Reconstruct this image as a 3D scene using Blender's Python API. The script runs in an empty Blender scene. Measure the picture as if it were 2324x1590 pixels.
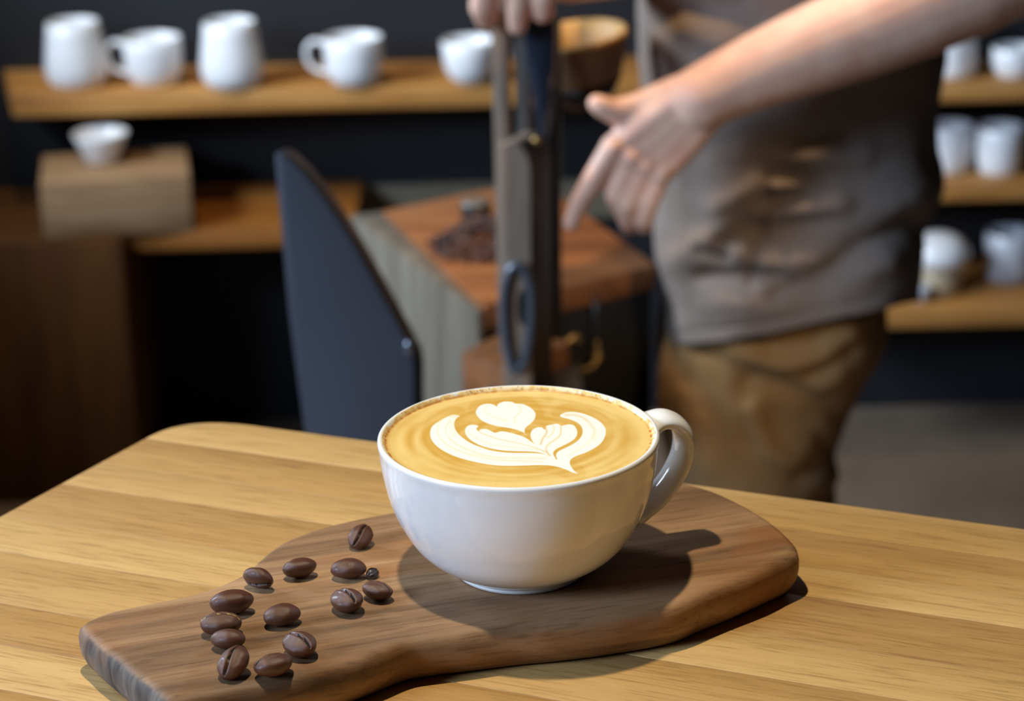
import bpy, bmesh, math, random
import numpy as np
from mathutils import Vector, Matrix, Euler, noise as mnoise

random.seed(7)
rng = np.random.default_rng(7)
scene = bpy.context.scene
col = scene.collection
PI = math.pi

# ------------------------------------------------------------------ camera
W, H, F = 2324, 1590, 5200.0
TABLE_Z = 1.07
BOARD_T = 0.018
BOARD_Z = TABLE_Z + BOARD_T
CZ = 1.4565
cam_data = bpy.data.cameras.new('camera')
cam = bpy.data.objects.new('camera', cam_data)
col.objects.link(cam)
cam.location = (0, 0, CZ)
R3 = Euler((math.radians(90 - 19.5), 0, 0)).to_matrix() @ Matrix.Rotation(math.radians(-1.3), 3, 'Z')
cam.rotation_euler = R3.to_euler()
cam_data.sensor_width = 36
cam_data.lens = 36 * F / W
cam_data.clip_start = 0.02
cam_data.dof.use_dof = True
cam_data.dof.focus_distance = 0.825
cam_data.dof.aperture_fstop = 11.5
scene.camera = cam

# ------------------------------------------------------------------ colour management, world, lights
vs = scene.view_settings
vs.view_transform = 'Standard'
vs.look = 'None'
vs.gamma = 1
vs.use_curve_mapping = False
vs.exposure = 0.0

world = bpy.data.worlds.new('world')
scene.world = world
world.use_nodes = True
bg = world.node_tree.nodes['Background']
bg.inputs[0].default_value = (0.55, 0.66, 0.9, 1)
bg.inputs[1].default_value = 0.008


def aim(o, tgt):
    o.rotation_euler = (Vector(tgt) - o.location).to_track_quat('-Z', 'Y').to_euler()


def area(name, loc, tgt, sx, sy, power, color):
    d = bpy.data.lights.new(name, 'AREA')
    d.shape = 'RECTANGLE'
    d.size, d.size_y = sx, sy
    d.energy = power
    d.color = color
    o = bpy.data.objects.new(name, d)
    col.objects.link(o)
    o.location = loc
    aim(o, tgt)
    return o


def spot(name, loc, tgt, power, color, angle, blend, radius):
    d = bpy.data.lights.new(name, 'SPOT')
    d.energy = power
    d.color = color
    d.spot_size = math.radians(angle)
    d.spot_blend = blend
    d.shadow_soft_size = radius
    o = bpy.data.objects.new(name, d)
    col.objects.link(o)
    o.location = loc
    aim(o, tgt)
    return o


# cool daylight from a window to the left of the camera
area('window_daylight', (-2.7, -0.45, 2.3), (0.0, 1.4, 1.0), 0.8, 1.0, 112, (0.55, 0.73, 1.0))
area('shelf_fill_rear', (-1.95, 2.4, 1.95), (-0.1, 3.5, 0.7), 0.7, 0.8, 86, (0.72, 0.85, 1.0))  # added cool fill to brighten the shelf crockery, no window known there
# warm spot lamp over the table
spot('table_lamp', (-0.135, 0.80, BOARD_Z + 0.87), (-0.10, 0.85, TABLE_Z), 27, (1.0, 0.87, 0.64), 70, 0.6, 0.014)
# warm ceiling spots over the work area and the shelves, plus an added latch spot
spot('work_lamp', (0.05, 1.98, 2.5), (0.14, 2.06, 0.9), 85, (1.0, 0.68, 0.36), 34, 0.7, 0.04)
spot('latch_fill', (0.95, 0.75, 1.75), (0.085, 2.12, 0.65), 34, (1.0, 0.74, 0.45), 13, 0.7, 0.03)  # added low spot that makes the latch glint, no lamp known there
spot('shelf_lamp', (-0.55, 2.9, 2.6), (-0.45, 3.60, 0.6), 44, (1.0, 0.76, 0.46), 70, 0.7, 0.05)

# ------------------------------------------------------------------ pixel helpers (photo pixel -> ray -> surface)


def ray(x, y):
    return R3 @ Vector(((x - W / 2) / F, -(y - H / 2) / F, -1))


def PZ(x, y, z):
    d = ray(x, y)
    return Vector((0, 0, CZ)) + d * ((z - CZ) / d.z)


def PY(x, y, Y):
    d = ray(x, y)
    return Vector((0, 0, CZ)) + d * (Y / d.y)


R_np = np.array(R3)


def proj_np(P):
    q = (np.asarray(P) - np.array([0, 0, CZ])) @ R_np
    return W / 2 + F * q[:, 0] / -q[:, 2], H / 2 - F * q[:, 1] / -q[:, 2]


# ------------------------------------------------------------------ materials
def lin(r, g, b):
    def f(c):
        c /= 255.0
        return c / 12.92 if c <= 0.04045 else ((c + 0.055) / 1.055) ** 2.4
    return (f(r), f(g), f(b), 1)


def new_mat(name, base=(0.5, 0.5, 0.5, 1), rough=0.5, metal=0.0, spec=0.5, coat=0.0):
    m = bpy.data.materials.new(name)
    m.use_nodes = True
    b = m.node_tree.nodes['Principled BSDF']
    b.inputs['Base Color'].default_value = base
    b.inputs['Roughness'].default_value = rough
    b.inputs['Metallic'].default_value = metal
    b.inputs['Specular IOR Level'].default_value = spec
    b.inputs['Coat Weight'].default_value = coat
    return m, m.node_tree.nodes, m.node_tree.links, b


def coords(n, l, scale, use_random=False, loc=(0, 0, 0)):
    tc = n.new('ShaderNodeTexCoord')
    mp = n.new('ShaderNodeMapping')
    mp.inputs['Scale'].default_value = scale
    mp.inputs['Location'].default_value = loc
    if use_random:
        oi = n.new('ShaderNodeObjectInfo')
        vm = n.new('ShaderNodeVectorMath')
        vm.operation = 'MULTIPLY_ADD'
        cx = n.new('ShaderNodeCombineXYZ')
        for i in range(3):
            l.new(oi.outputs['Random'], cx.inputs[i])
        vm.inputs[1].default_value = (7.3, 5.1, 3.7)
        l.new(cx.outputs[0], vm.inputs[0])
        l.new(tc.outputs['Object'], vm.inputs[2])
        l.new(vm.outputs[0], mp.inputs['Vector'])
    else:
        l.new(tc.outputs['Object'], mp.inputs['Vector'])
    return mp.outputs[0], tc


def tex_noise(n, l, vec, scale, detail=4, rough=0.5, dist=0.0):
    t = n.new('ShaderNodeTexNoise')
    t.inputs['Scale'].default_value = scale
    t.inputs['Detail'].default_value = detail
    t.inputs['Roughness'].default_value = rough
    t.inputs['Distortion'].default_value = dist
    l.new(vec, t.inputs['Vector'])
    return t.outputs['Fac']


def ramp(n, l, fac, stops):
    r = n.new('ShaderNodeValToRGB')
    e = r.color_ramp.elements
    while len(e) < len(stops):
        e.new(0.5)
    for i, (p, c) in enumerate(stops):
        e[i].position = p
        e[i].color = c
    l.new(fac, r.inputs[0])
    return r.outputs[0]


def mixc(n, l, fac, a, b, mode='MIX'):
    m = n.new('ShaderNodeMix')
    m.data_type = 'RGBA'
    m.blend_type = mode
    if isinstance(fac, (int, float)):
        m.inputs[0].default_value = fac
    else:
        l.new(fac, m.inputs[0])
    for s, v in ((6, a), (7, b)):
        if isinstance(v, tuple):
            m.inputs[s].default_value = v
        else:
            l.new(v, m.inputs[s])
    return m.outputs[2]


def bump(n, l, b, h, strength, dist=0.001):
    bp = n.new('ShaderNodeBump')
    bp.inputs['Strength'].default_value = strength
    bp.inputs['Distance'].default_value = dist
    l.new(h, bp.inputs['Height'])
    l.new(bp.outputs[0], b.inputs['Normal'])


def wood(name, dark, mid, light, sc=(3, 45, 45), rough=0.45, objcol=False, fine=(10, 420, 420), rnd=True,
         bstr=0.25, spec=0.4, endgrain=None, stain=None):
    m, n, l, b = new_mat(name, rough=rough, spec=spec)
    v, tc = coords(n, l, sc, rnd)
    f1 = tex_noise(n, l, v, 1.0, 6, 0.55, 0.8)
    c = ramp(n, l, f1, [(0.28, dark), (0.5, mid), (0.72, light)])
    v2, _ = coords(n, l, fine, rnd)
    f2 = tex_noise(n, l, v2, 1.0, 3, 0.6, 0.2)
    g = ramp(n, l, f2, [(0.3, (0.62, 0.58, 0.52, 1)), (0.5, (1, 1, 1, 1))])
    c = mixc(n, l, 0.8, c, g, 'MULTIPLY')
    if objcol:
        oi = n.new('ShaderNodeObjectInfo')
        c = mixc(n, l, 1.0, c, oi.outputs['Color'], 'MULTIPLY')
    if endgrain:
        sx = n.new('ShaderNodeSeparateXYZ')
        l.new(tc.outputs['Normal'], sx.inputs[0])
        mr = n.new('ShaderNodeMapRange')
        mr.inputs['From Min'].default_value = -0.55
        mr.inputs['From Max'].default_value = -0.8
        l.new(sx.outputs[0], mr.inputs[0])
        v3, _ = coords(n, l, (60, 110, 25))
        f3 = tex_noise(n, l, v3, 1.0, 4, 0.6, 0.5)
        eg = ramp(n, l, f3, [(0.35, endgrain[0]), (0.62, endgrain[1])])
        c = mixc(n, l, mr.outputs[0], c, eg)
    if stain:
        v4, _ = coords(n, l, (14, 30, 30))
        f4 = tex_noise(n, l, v4, 1.0, 3, 0.5, 0.3)
        mk = ramp(n, l, f4, [(0.56, (0, 0, 0, 1)), (0.72, (0.55, 0.55, 0.55, 1))])
        c = mixc(n, l, mk, c, stain)
    l.new(c, b.inputs['Base Color'])
    bump(n, l, b, f2, bstr, 0.0004)
    return m


M = {}
M['table'] = wood('table_wood', lin(180, 142, 90), lin(193, 156, 101), lin(204, 168, 114), (2.0, 40, 40), 0.42, True,
                  (45, 700, 700), True, 0.25)
M['board'] = wood('walnut_wood', lin(78, 56, 38), lin(146, 112, 80), lin(178, 142, 104), (4, 50, 50), 0.55, False,
                  (50, 640, 640), False, 0.35, 0.3, (lin(48, 46, 50), lin(120, 112, 104)), lin(150, 92, 40))
M['shelf'] = wood('shelf_wood', lin(150, 96, 40), lin(190, 132, 66), lin(212, 158, 90), (2, 22, 22), 0.55, False, (6, 200, 200))
M['bench'] = wood('bench_wood', lin(120, 72, 26), lin(160, 100, 40), lin(190, 128, 60), (2, 20, 20), 0.5, False, (6, 160, 160))
M['panel_brown'] = wood('brown_panel_wood', lin(74, 44, 12), lin(96, 58, 18), lin(110, 70, 24), (20, 20, 2), 0.6, False, (60, 60, 6))
M['block'] = wood('pale_block_wood', lin(150, 116, 84), lin(178, 142, 104), lin(196, 162, 124), (3, 26, 26), 0.6, False, (8, 180, 180))
M['rust_wood'] = wood('rust_brown_wood', lin(104, 62, 32), lin(136, 86, 48), lin(158, 106, 64), (4, 30, 30), 0.55, False, (10, 240, 240))
M['grey_wood'] = wood('weathered_grey_wood', lin(80, 72, 60), lin(104, 97, 84), lin(124, 117, 102), (18, 18, 2.5), 0.8, False, (140, 140, 8))
M['post_wood'] = wood('grey_brown_wood', lin(146, 124, 106), lin(168, 146, 126), lin(182, 160, 140), (40, 40, 3), 0.6, False, (240, 240, 12))
M['dark_wood'] = wood('dark_brown_wood', lin(40, 28, 18), lin(52, 36, 22), lin(62, 44, 28), (40, 40, 3), 0.5, False, (240, 240, 12))
M['tan_wood'] = wood('tan_wood', lin(170, 120, 60), lin(196, 150, 84), lin(214, 172, 108), (14, 14, 14), 0.5, False, (80, 80, 80))


def ceramic(name, c, rough=0.12):
    m, n, l, b = new_mat(name, c, rough, 0, 0.5, 0.3)
    b.inputs['Coat Roughness'].default_value = 0.05
    v, _ = coords(n, l, (1, 1, 1))
    f = tex_noise(n, l, v, 60, 3)
    cc = ramp(n, l, f, [(0.3, tuple(x * 0.97 for x in c[:3]) + (1,)), (0.7, c)])
    l.new(cc, b.inputs['Base Color'])
    return m


M['ceramic'] = ceramic('white_ceramic', (0.86, 0.86, 0.85, 1))
M['ceramic_shelf'] = ceramic('white_glazed_stoneware', (0.93, 0.94, 0.95, 1), 0.25)
M['ceramic_grey'] = ceramic('grey_glazed_stoneware', (0.5, 0.52, 0.56, 1), 0.35)
M['ceramic_beige'] = ceramic('beige_stoneware', (0.50, 0.40, 0.25, 1), 0.5)


def plain(name, c, rough, metal=0.0, nscale=30, var=0.15, bstr=0.0, spec=0.5, coat=0.0, bdist=0.001):
    m, n, l, b = new_mat(name, c, rough, metal, spec, coat)
    v, _ = coords(n, l, (1, 1, 1))
    f = tex_noise(n, l, v, nscale, 5, 0.6)
    lo = tuple(x * (1 - var) for x in c[:3]) + (1,)
    hi = tuple(min(1, x * (1 + var)) for x in c[:3]) + (1,)
    l.new(ramp(n, l, f, [(0.3, lo), (0.7, hi)]), b.inputs['Base Color'])
    if bstr:
        bump(n, l, b, f, bstr, bdist)
    return m


M['bean'] = plain('roasted_bean', lin(84, 48, 30), 0.38, 0, 900, 0.3, 0.25, 0.5, 0.1, 0.0003)
M['bean_dark'] = plain('glossy_dark_bean', lin(34, 20, 14), 0.16, 0, 900, 0.3, 0.2, 0.6, 0.5, 0.0003)
M['bean_crease'] = plain('bean_crease', lin(24, 13, 8), 0.8, 0, 900, 0.4, 0.3, 0.4, 0, 0.0003)
M['chaff'] = plain('pale_chaff', lin(196, 160, 104), 0.6, 0, 900, 0.3, 0.3)
M['wall'] = plain('dark_navy_wall', lin(19, 21, 27), 0.7, 0, 2.5, 0.2, 0.05)
M['plaster'] = plain('grey_plaster', lin(122, 112, 92), 0.85, 0, 12, 0.12)
M['floor'] = plain('concrete_floor', lin(124, 106, 88), 0.7, 0, 6, 0.18, 0.05)
M['steel'] = plain('blue_grey_steel', lin(92, 93, 102), 0.45, 0.15, 8, 0.06, 0.0, 0.5)
M['lit_edge'] = plain('lit_steel_edge', lin(150, 142, 134), 0.4, 0.6, 30, 0.1)  # lamplit highlight of the plate edge, put into the colour
M['bolt'] = plain('bolt_steel', lin(170, 176, 190), 0.25, 0.9, 60, 0.1)
M['navy'] = plain('navy_lacquer', lin(36, 42, 54), 0.16, 0, 20, 0.1, 0, 0.6, 0.6)
M['black'] = plain('black_paint', lin(22, 20, 18), 0.5, 0, 20, 0.2)
M['iron'] = plain('dark_iron', lin(62, 58, 54), 0.45, 0.5, 30, 0.2)
M['grey_metal'] = plain('grey_brushed_metal', lin(128, 126, 120), 0.4, 0.5, 30, 0.1)
M['blue_metal'] = plain('blue_grey_metal', lin(112, 118, 128), 0.3, 0.5, 30, 0.1)
M['brass'] = plain('aged_brass', lin(200, 164, 100), 0.3, 0.75, 60, 0.2)
M['bowl_outer'] = plain('brown_leather', lin(120, 88, 56), 0.6, 0, 40, 0.12, 0.05)
M['shirt'] = plain('taupe_cotton', lin(134, 120, 110), 0.9, 0, 320, 0.12, 0.12, 0.2, 0, 0.0004)
M['trousers'] = plain('khaki_cotton', lin(158, 122, 80), 0.9, 0, 300, 0.12, 0.12, 0.2, 0, 0.0004)
M['shoe'] = plain('black_shoe_leather', lin(26, 24, 23), 0.4, 0, 30, 0.2)
M['hair'] = plain('dark_brown_hair', lin(38, 26, 18), 0.5, 0, 90, 0.4, 0.3)


def skin_mat():
    m, n, l, b = new_mat('skin', lin(214, 168, 142), 0.48, 0, 0.4)
    v, _ = coords(n, l, (1, 1, 1))
    f = tex_noise(n, l, v, 28, 4, 0.6)
    c = ramp(n, l, f, [(0.3, lin(238, 178, 154)), (0.55, lin(246, 198, 172)), (0.75, lin(248, 208, 184))])
    l.new(c, b.inputs['Base Color'])
    b.inputs['Subsurface Weight'].default_value = 0.12
    b.inputs['Subsurface Radius'].default_value = (0.006, 0.0025, 0.0012)
    b.inputs['Subsurface Scale'].default_value = 1.0
    f2 = tex_noise(n, l, v, 300, 3, 0.6)
    bump(n, l, b, f2, 0.12, 0.0005)
    return m


M['skin'] = skin_mat()


def attr_mat(name, rough, spec=0.5):
    m, n, l, b = new_mat(name, rough=rough, spec=spec)
    a = n.new('ShaderNodeAttribute')
    a.attribute_name = 'Col'
    l.new(a.outputs['Color'], b.inputs['Base Color'])
    v, _ = coords(n, l, (1, 1, 1))
    f = tex_noise(n, l, v, 1600, 2)
    bump(n, l, b, f, 0.06, 0.0002)
    b.inputs['Subsurface Weight'].default_value = 0.0
    return m


M['coffee'] = attr_mat('coffee_foam', 0.3)

# ------------------------------------------------------------------ object helpers


def link(o, parent=None):
    col.objects.link(o)
    if parent:
        o.parent = parent
    return o


def tag(o, label, cat, group=None, kind=None):
    if label:
        o['label'] = label
    if cat:
        o['category'] = cat
    if group:
        o['group'] = group
    if kind:
        o['kind'] = kind
    return o


def empty(name, loc=(0, 0, 0), rz=0.0):
    o = bpy.data.objects.new(name, None)
    o.location = loc
    o.rotation_euler = (0, 0, rz)
    o.empty_display_size = 0.05
    col.objects.link(o)
    return o


def mesh_obj(name, me, mat, parent=None, smooth=True):
    if mat is not None:
        me.materials.append(mat)
    if smooth:
        me.polygons.foreach_set('use_smooth', [True] * len(me.polygons))
    o = bpy.data.objects.new(name, me)
    link(o, parent)
    return o


def from_bm(name, bm, mat, parent=None, smooth=False, sharp=None):
    bmesh.ops.recalc_face_normals(bm, faces=bm.faces)
    me = bpy.data.meshes.new(name)
    bm.to_mesh(me)
    bm.free()
    o = mesh_obj(name, me, mat, parent, smooth)
    if smooth and sharp:
        me.set_sharp_from_angle(angle=math.radians(sharp))
    return o


def pyd(name, verts, faces, mat, parent=None, smooth=True, sharp=None):
    me = bpy.data.meshes.new(name)
    me.from_pydata([tuple(v) for v in verts], [], faces)
    me.update()
    o = mesh_obj(name, me, mat, parent, smooth)
    if smooth and sharp:
        me.set_sharp_from_angle(angle=math.radians(sharp))
    return o


def prism(name, front, off, mat, parent=None, bev=0.0015, loc=None):
    """closed outline (world points) extruded along off, edges bevelled; origin moved to loc"""
    bm = bmesh.new()
    loc = Vector(loc) if loc is not None else Vector((0, 0, 0))
    a = [bm.verts.new(Vector(p) - loc) for p in front]
    b = [bm.verts.new(Vector(p) + Vector(off) - loc) for p in front]
    n = len(a)
    bm.faces.new(a)
    bm.faces.new(b[::-1])
    for i in range(n):
        bm.faces.new((a[i], b[i], b[(i + 1) % n], a[(i + 1) % n]))
    bmesh.ops.recalc_face_normals(bm, faces=bm.faces)
    if bev:
        es = [e for e in bm.edges if len(e.link_faces) == 2 and e.calc_face_angle(0) > 0.6]
        bmesh.ops.bevel(bm, geom=es, offset=bev, segments=2, affect='EDGES', profile=0.5)
    o = from_bm(name, bm, mat, parent, True, 35)
    o.location = loc
    return o


def box(name, c, s, mat, parent=None, bev=0.002, rz=0.0):
    x, y, z = s[0] / 2, s[1] / 2, s[2] / 2
    bm = bmesh.new()
    bmesh.ops.create_cube(bm, size=1)
    bmesh.ops.scale(bm, vec=(s[0], s[1], s[2]), verts=bm.verts)
    if bev:
        bmesh.ops.bevel(bm, geom=bm.edges[:], offset=bev, segments=2, affect='EDGES', profile=0.5)
    o = from_bm(name, bm, mat, parent, True, 35)
    o.location = c
    o.rotation_euler = (0, 0, rz)
    return o


def lathe(name, prof, mat, parent=None, seg=64, close=False):
    v, f = [], []
    n = len(prof)
    for i in range(seg):
        a = 2 * PI * i / seg
        for r, z in prof:
            v.append((r * math.cos(a), r * math.sin(a), z))
    for i in range(seg):
        j = (i + 1) % seg
        for k in range(n - 1):
            f.append((i * n + k, j * n + k, j * n + k + 1, i * n + k + 1))
    me = bpy.data.meshes.new(name)
    me.from_pydata(v, [], f)
    bm = bmesh.new()
    bm.from_mesh(me)
    bmesh.ops.remove_doubles(bm, verts=bm.verts, dist=1e-6)
    bmesh.ops.recalc_face_normals(bm, faces=bm.faces)
    bm.to_mesh(me)
    bm.free()
    return mesh_obj(name, me, mat, parent, True)


def smooth_path(pts, per=8, closed=False):
    """Catmull-Rom"""
    P = [np.array(p, float) for p in pts]
    out = []
    n = len(P)
    rngi = range(n) if closed else range(n - 1)
    for i in rngi:
        p0 = P[(i - 1) % n] if closed or i > 0 else 2 * P[0] - P[1]
        p1, p2 = P[i], P[(i + 1) % n]
        p3 = P[(i + 2) % n] if closed or i + 2 < n else 2 * P[-1] - P[-2]
        for k in range(per):
            t = k / per
            out.append(0.5 * ((2 * p1) + (p2 - p0) * t + (2 * p0 - 5 * p1 + 4 * p2 - p3) * t * t + (3 * p1 - p0 - 3 * p2 + p3) * t ** 3))
    if not closed:
        out.append(P[-1])
    return out


def tube(name, path, rad, mat, parent=None, seg=12, side=None, closed=False, up=None):
    """sweep; rad = scalar, list of radii, or list of (ru, rv) with u = side direction hint"""
    P = [Vector(p) for p in path]
    n = len(P)
    v, f = [], []
    for i, p in enumerate(P):
        if closed:
            t = (P[(i + 1) % n] - P[i - 1]).normalized()
        else:
            t = (P[min(i + 1, n - 1)] - P[max(i - 1, 0)]).normalized()
        h = Vector(up) if up is not None else (Vector((0, 0, 1)) if abs(t.z) < 0.9 else Vector((0, 1, 0)))
        u = (h - t * h.dot(t)).normalized()
        w = t.cross(u)
        r = rad[i] if isinstance(rad, (list, tuple)) else rad
        ru, rw = r if isinstance(r, (list, tuple)) else (r, r)
        for k in range(seg):
            a = 2 * PI * k / seg
            v.append(p + u * math.cos(a) * ru + w * math.sin(a) * rw)
    m = n if closed else n - 1
    for i in range(m):
        j = (i + 1) % n
        for k in range(seg):
            q = (k + 1) % seg
            f.append((i * seg + k, i * seg + q, j * seg + q, j * seg + k))
    if not closed:
        f.append(tuple(range(seg))[::-1])
        f.append(tuple((n - 1) * seg + k for k in range(seg)))
    me = bpy.data.meshes.new(name)
    me.from_pydata(v, [], f)
    bm = bmesh.new()
    bm.from_mesh(me)
    bmesh.ops.recalc_face_normals(bm, faces=bm.faces)
    bm.to_mesh(me)
    bm.free()
    return mesh_obj(name, me, mat, parent, True)


def ball(name, c, r, mat, parent=None, scale=(1, 1, 1)):
    bm = bmesh.new()
    bmesh.ops.create_uvsphere(bm, u_segments=20, v_segments=12, radius=r)
    bmesh.ops.scale(bm, vec=scale, verts=bm.verts)
    o = from_bm(name, bm, mat, parent, True)
    o.location = c
    return o


# ================================================================== SETTING
WALL_Y = 3.775
fl = box('floor', (0.2, 1.9, -0.05), (7.0, 6.4, 0.1), M['floor'], None, 0)
tag(fl, 'grey brown concrete floor', None, kind='structure')
wl = box('wall_back', (0.2, WALL_Y + 0.06, 1.4), (7.0, 0.12, 2.8), M['wall'], None, 0)
tag(wl, 'dark navy painted wall behind the shelves', None, kind='structure')

wlf = prism('shade_partition', [(-1.41, 1.9, 0), (-1.41, 3.77, 0), (-1.41, 3.77, 1.29), (-1.41, 2.57, 1.29), (-1.41, 2.57, 1.12), (-1.41, 1.9, 1.12)], (0.10, 0, 0), M['wall'], None, 0)  # added out of view, stepped to keep window light off bench and block
tag(wlf, 'unseen low dark partition added to shade the bench end', None, kind='structure')
# plaster ledge strip behind the low bench
za, zb = PY(900, 416, WALL_Y).z, PY(900, 500, WALL_Y).z
tr = box('trim_1', (0.03, WALL_Y - 0.006, (za + zb) / 2), (0.95, 0.012, za - zb), M['plaster'], None, 0.002)
tag(tr, 'pale grey plaster strip along the wall above the bench', None, kind='structure')

# ================================================================== TABLE
eA, eB = PZ(860, 1003, TABLE_Z), PZ(2324, 1200, TABLE_Z)
eC, eD = PZ(380, 967, TABLE_Z), PZ(0, 1172, TABLE_Z)
u2 = (eB - eA).normalized()
w2 = (eD - eC).normalized()
n2 = Vector((u2.y, -u2.x, 0))                       # across the staves, towards the camera
# corner = intersection of the two edges
den = u2.x * w2.y - u2.y * w2.x
tt = ((eC - eA).x * w2.y - (eC - eA).y * w2.x) / den
corner = eA + u2 * tt
ang_u = math.atan2(u2.y, u2.x)
table = empty('table', (corner.x, corner.y, 0), ang_u)
tag(table, 'light wooden table of glued staves with a rounded corner', 'table')
TL, TD = 0.80, 0.60


def skew(v):
    """left edge of the top: u position at depth v (v towards the camera)"""
    k = w2.dot(u2) / w2.dot(n2)
    return k * v


# outline in (u, v), v positive towards the camera
out = []
rc = 0.028
for a in np.linspace(0, 1, 9):
    # quadratic corner
    p0 = np.array([skew(rc), rc]); p1 = np.array([0.0, 0.0]); p2 = np.array([rc * 1.3, 0.0])
    q = (1 - a) ** 2 * p0 + 2 * a * (1 - a) * p1 + a * a * p2
    out.append(tuple(q))
for (cx, cy, a0) in ((TL, 0, 0),):
    out += [(TL - 0.02, 0), (TL, 0.02), (TL, TD - 0.02), (TL - 0.02, TD)]
out += [(skew(TD) + 0.02, TD), (skew(TD - 0.02), TD - 0.02)]


def clip_half(poly, axis, val, keep_greater):
    res = []
    for i in range(len(poly)):
        a, b = poly[i], poly[(i + 1) % len(poly)]
        ia = (a[axis] >= val) == keep_greater
        ib = (b[axis] >= val) == keep_greater
        if ia:
            res.append(a)
        if ia != ib:
            t = (val - a[axis]) / (b[axis] - a[axis])
            res.append((a[0] + (b[0] - a[0]) * t, a[1] + (b[1] - a[1]) * t))
    return res


seams = [-0.01, 0.031, 0.064, 0.0905, 0.128, 0.160, 0.2015, 0.2315, 0.262, 0.293, 0.324, 0.356, 0.388, 0.42, 0.452, 0.484, 0.516, 0.55, 0.61]
tones = [(1.06, 1.04, .98), (.88, .80, .68), (1.10, 1.08, 1.02), (.86, .77, .66), (1.14, 1.14, 1.08), (1.02, .97, .88), (.86, .76, .62), (1.20, 1.22, 1.2),
         (.94, .86, .72), (1.06, 1.02, .94), (.88, .82, .72), (1.10, 1.08, 1.0)]
TOP_T = 0.03
for i in range(len(seams) - 1):
    strip = clip_half(clip_half(out, 1, seams[i] + 0.00004, True), 1, seams[i + 1] - 0.00004, False)
    cuts = [-9, 9]
    for k in range(len(cuts) - 1):
        pc = clip_half(clip_half(strip, 0, cuts[k] + 0.00004, True), 0, cuts[k + 1] - 0.00004, False)
        # drop duplicate points
        pc2 = []
        for p in pc:
            if not pc2 or math.hypot(p[0] - pc2[-1][0], p[1] - pc2[-1][1]) > 1e-5:
                pc2.append(p)
        if len(pc2) < 3:
            continue
        pts = [Vector((p[0], -p[1], TABLE_Z)) for p in pc2]
        o = prism('stave', pts, (0, 0, -TOP_T), M['table'], table, 0.0004)
        tn = tones[(i * 1 + k * 5) % len(tones)]
        o.color = (tn[0], tn[1], tn[2], 1)
# frame and legs below the top
LEGZ = TABLE_Z - TOP_T
for (a, b, sx, sy) in ((0.41, 0.08, 0.66, 0.02), (0.41, 0.54, 0.66, 0.02), (0.09, 0.31, 0.02, 0.44), (0.73, 0.31, 0.02, 0.44)):
    o = box('apron_rail', (a, -b, LEGZ - 0.035), (sx, sy, 0.07), M['table'], table, 0.002)
for (a, b) in ((0.09, 0.08), (0.73, 0.08), (0.12, 0.54), (0.73, 0.54)):
    o = box('leg', (a, -b, LEGZ / 2), (0.045, 0.045, LEGZ), M['table'], table, 0.003)

# ================================================================== SERVING BOARD
bo_px = [(187, 1422), (194, 1408), (229, 1391), (280, 1377), (366, 1360), (452, 1341), (504, 1322), (549, 1300), (590, 1267), (625, 1238),
         (676, 1212), (745, 1190), (814, 1173), (883, 1160), (1000, 1138), (1150, 1112), (1300, 1093), (1420, 1086), (1510, 1088), (1580, 1099),
         (1660, 1129), (1740, 1174), (1788, 1213), (1808, 1240), (1800, 1256), (1758, 1276), (1684, 1309), (1598, 1343), (1513, 1374),
         (1342, 1402), (1171, 1420), (1057, 1433), (985, 1442), (925, 1452), (866, 1474), (814, 1494), (745, 1515), (676, 1532),
         (607, 1546), (539, 1558), (470, 1571), (415, 1584), (385, 1586), (355, 1564), (325, 1540), (263, 1492), (212, 1448)]
bo = [PZ(x, y, BOARD_Z) for x, y in bo_px]
b0 = PZ(270, 1470, BOARD_Z)
b1 = PZ(1800, 1230, BOARD_Z)
bax = (b1 - b0).normalized()
bang = math.atan2(bax.y, bax.x)
bcen = (b0 + b1) / 2
bcen.z = TABLE_Z
Rb = Matrix.Rotation(-bang, 3, 'Z')
bl = [(Rb @ (p - bcen)) for p in bo]
bl = smooth_path([(p.x, p.y) for p in bl], 5, True)
# orientation ccw
ar = sum(bl[i][0] * bl[(i + 1) % len(bl)][1] - bl[(i + 1) % len(bl)][0] * bl[i][1] for i in range(len(bl)))
if ar < 0:
    bl = bl[::-1]
NB = len(bl)
nrm = []
for i in range(NB):
    t = bl[(i + 2) % NB] - bl[i - 2]
    t /= np.linalg.norm(t)
    nrm.append(np.array([t[1], -t[0]]))
prof = [(0.0, -0.0042), (0.0012, -0.0022), (0.0035, -0.0006), (0.0065, 0.0008), (0.010, 0.0014), (0.0135, 0.0013), (0.0158, 0.0006), (0.0173, -0.0008), (BOARD_T, -0.0032)]
bv, bf = [], []
for (z, o_) in prof:
    for i in range(NB):
        p = bl[i] + nrm[i] * (o_ + 0.0008 * mnoise.noise(Vector((bl[i][0] * 60, bl[i][1] * 60, z * 50))) * (1 if 0.003 < z < 0.017 else 0.3))
        bv.append((p[0], p[1], z))
for k in range(len(prof) - 1):
    for i in range(NB):
        j = (i + 1) % NB
        bf.append((k * NB + i, k * NB + j, (k + 1) * NB + j, (k + 1) * NB + i))
bf.append(tuple(range(NB))[::-1])
bf.append(tuple((len(prof) - 1) * NB + i for i in range(NB)))
board = pyd('serving_board', bv, bf, M['board'], None, True, 40)
board.location = bcen
board.rotation_euler = (0, 0, bang)
tag(board, 'dark walnut paddle-shaped serving board under the coffee cup', 'serving board')

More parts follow.
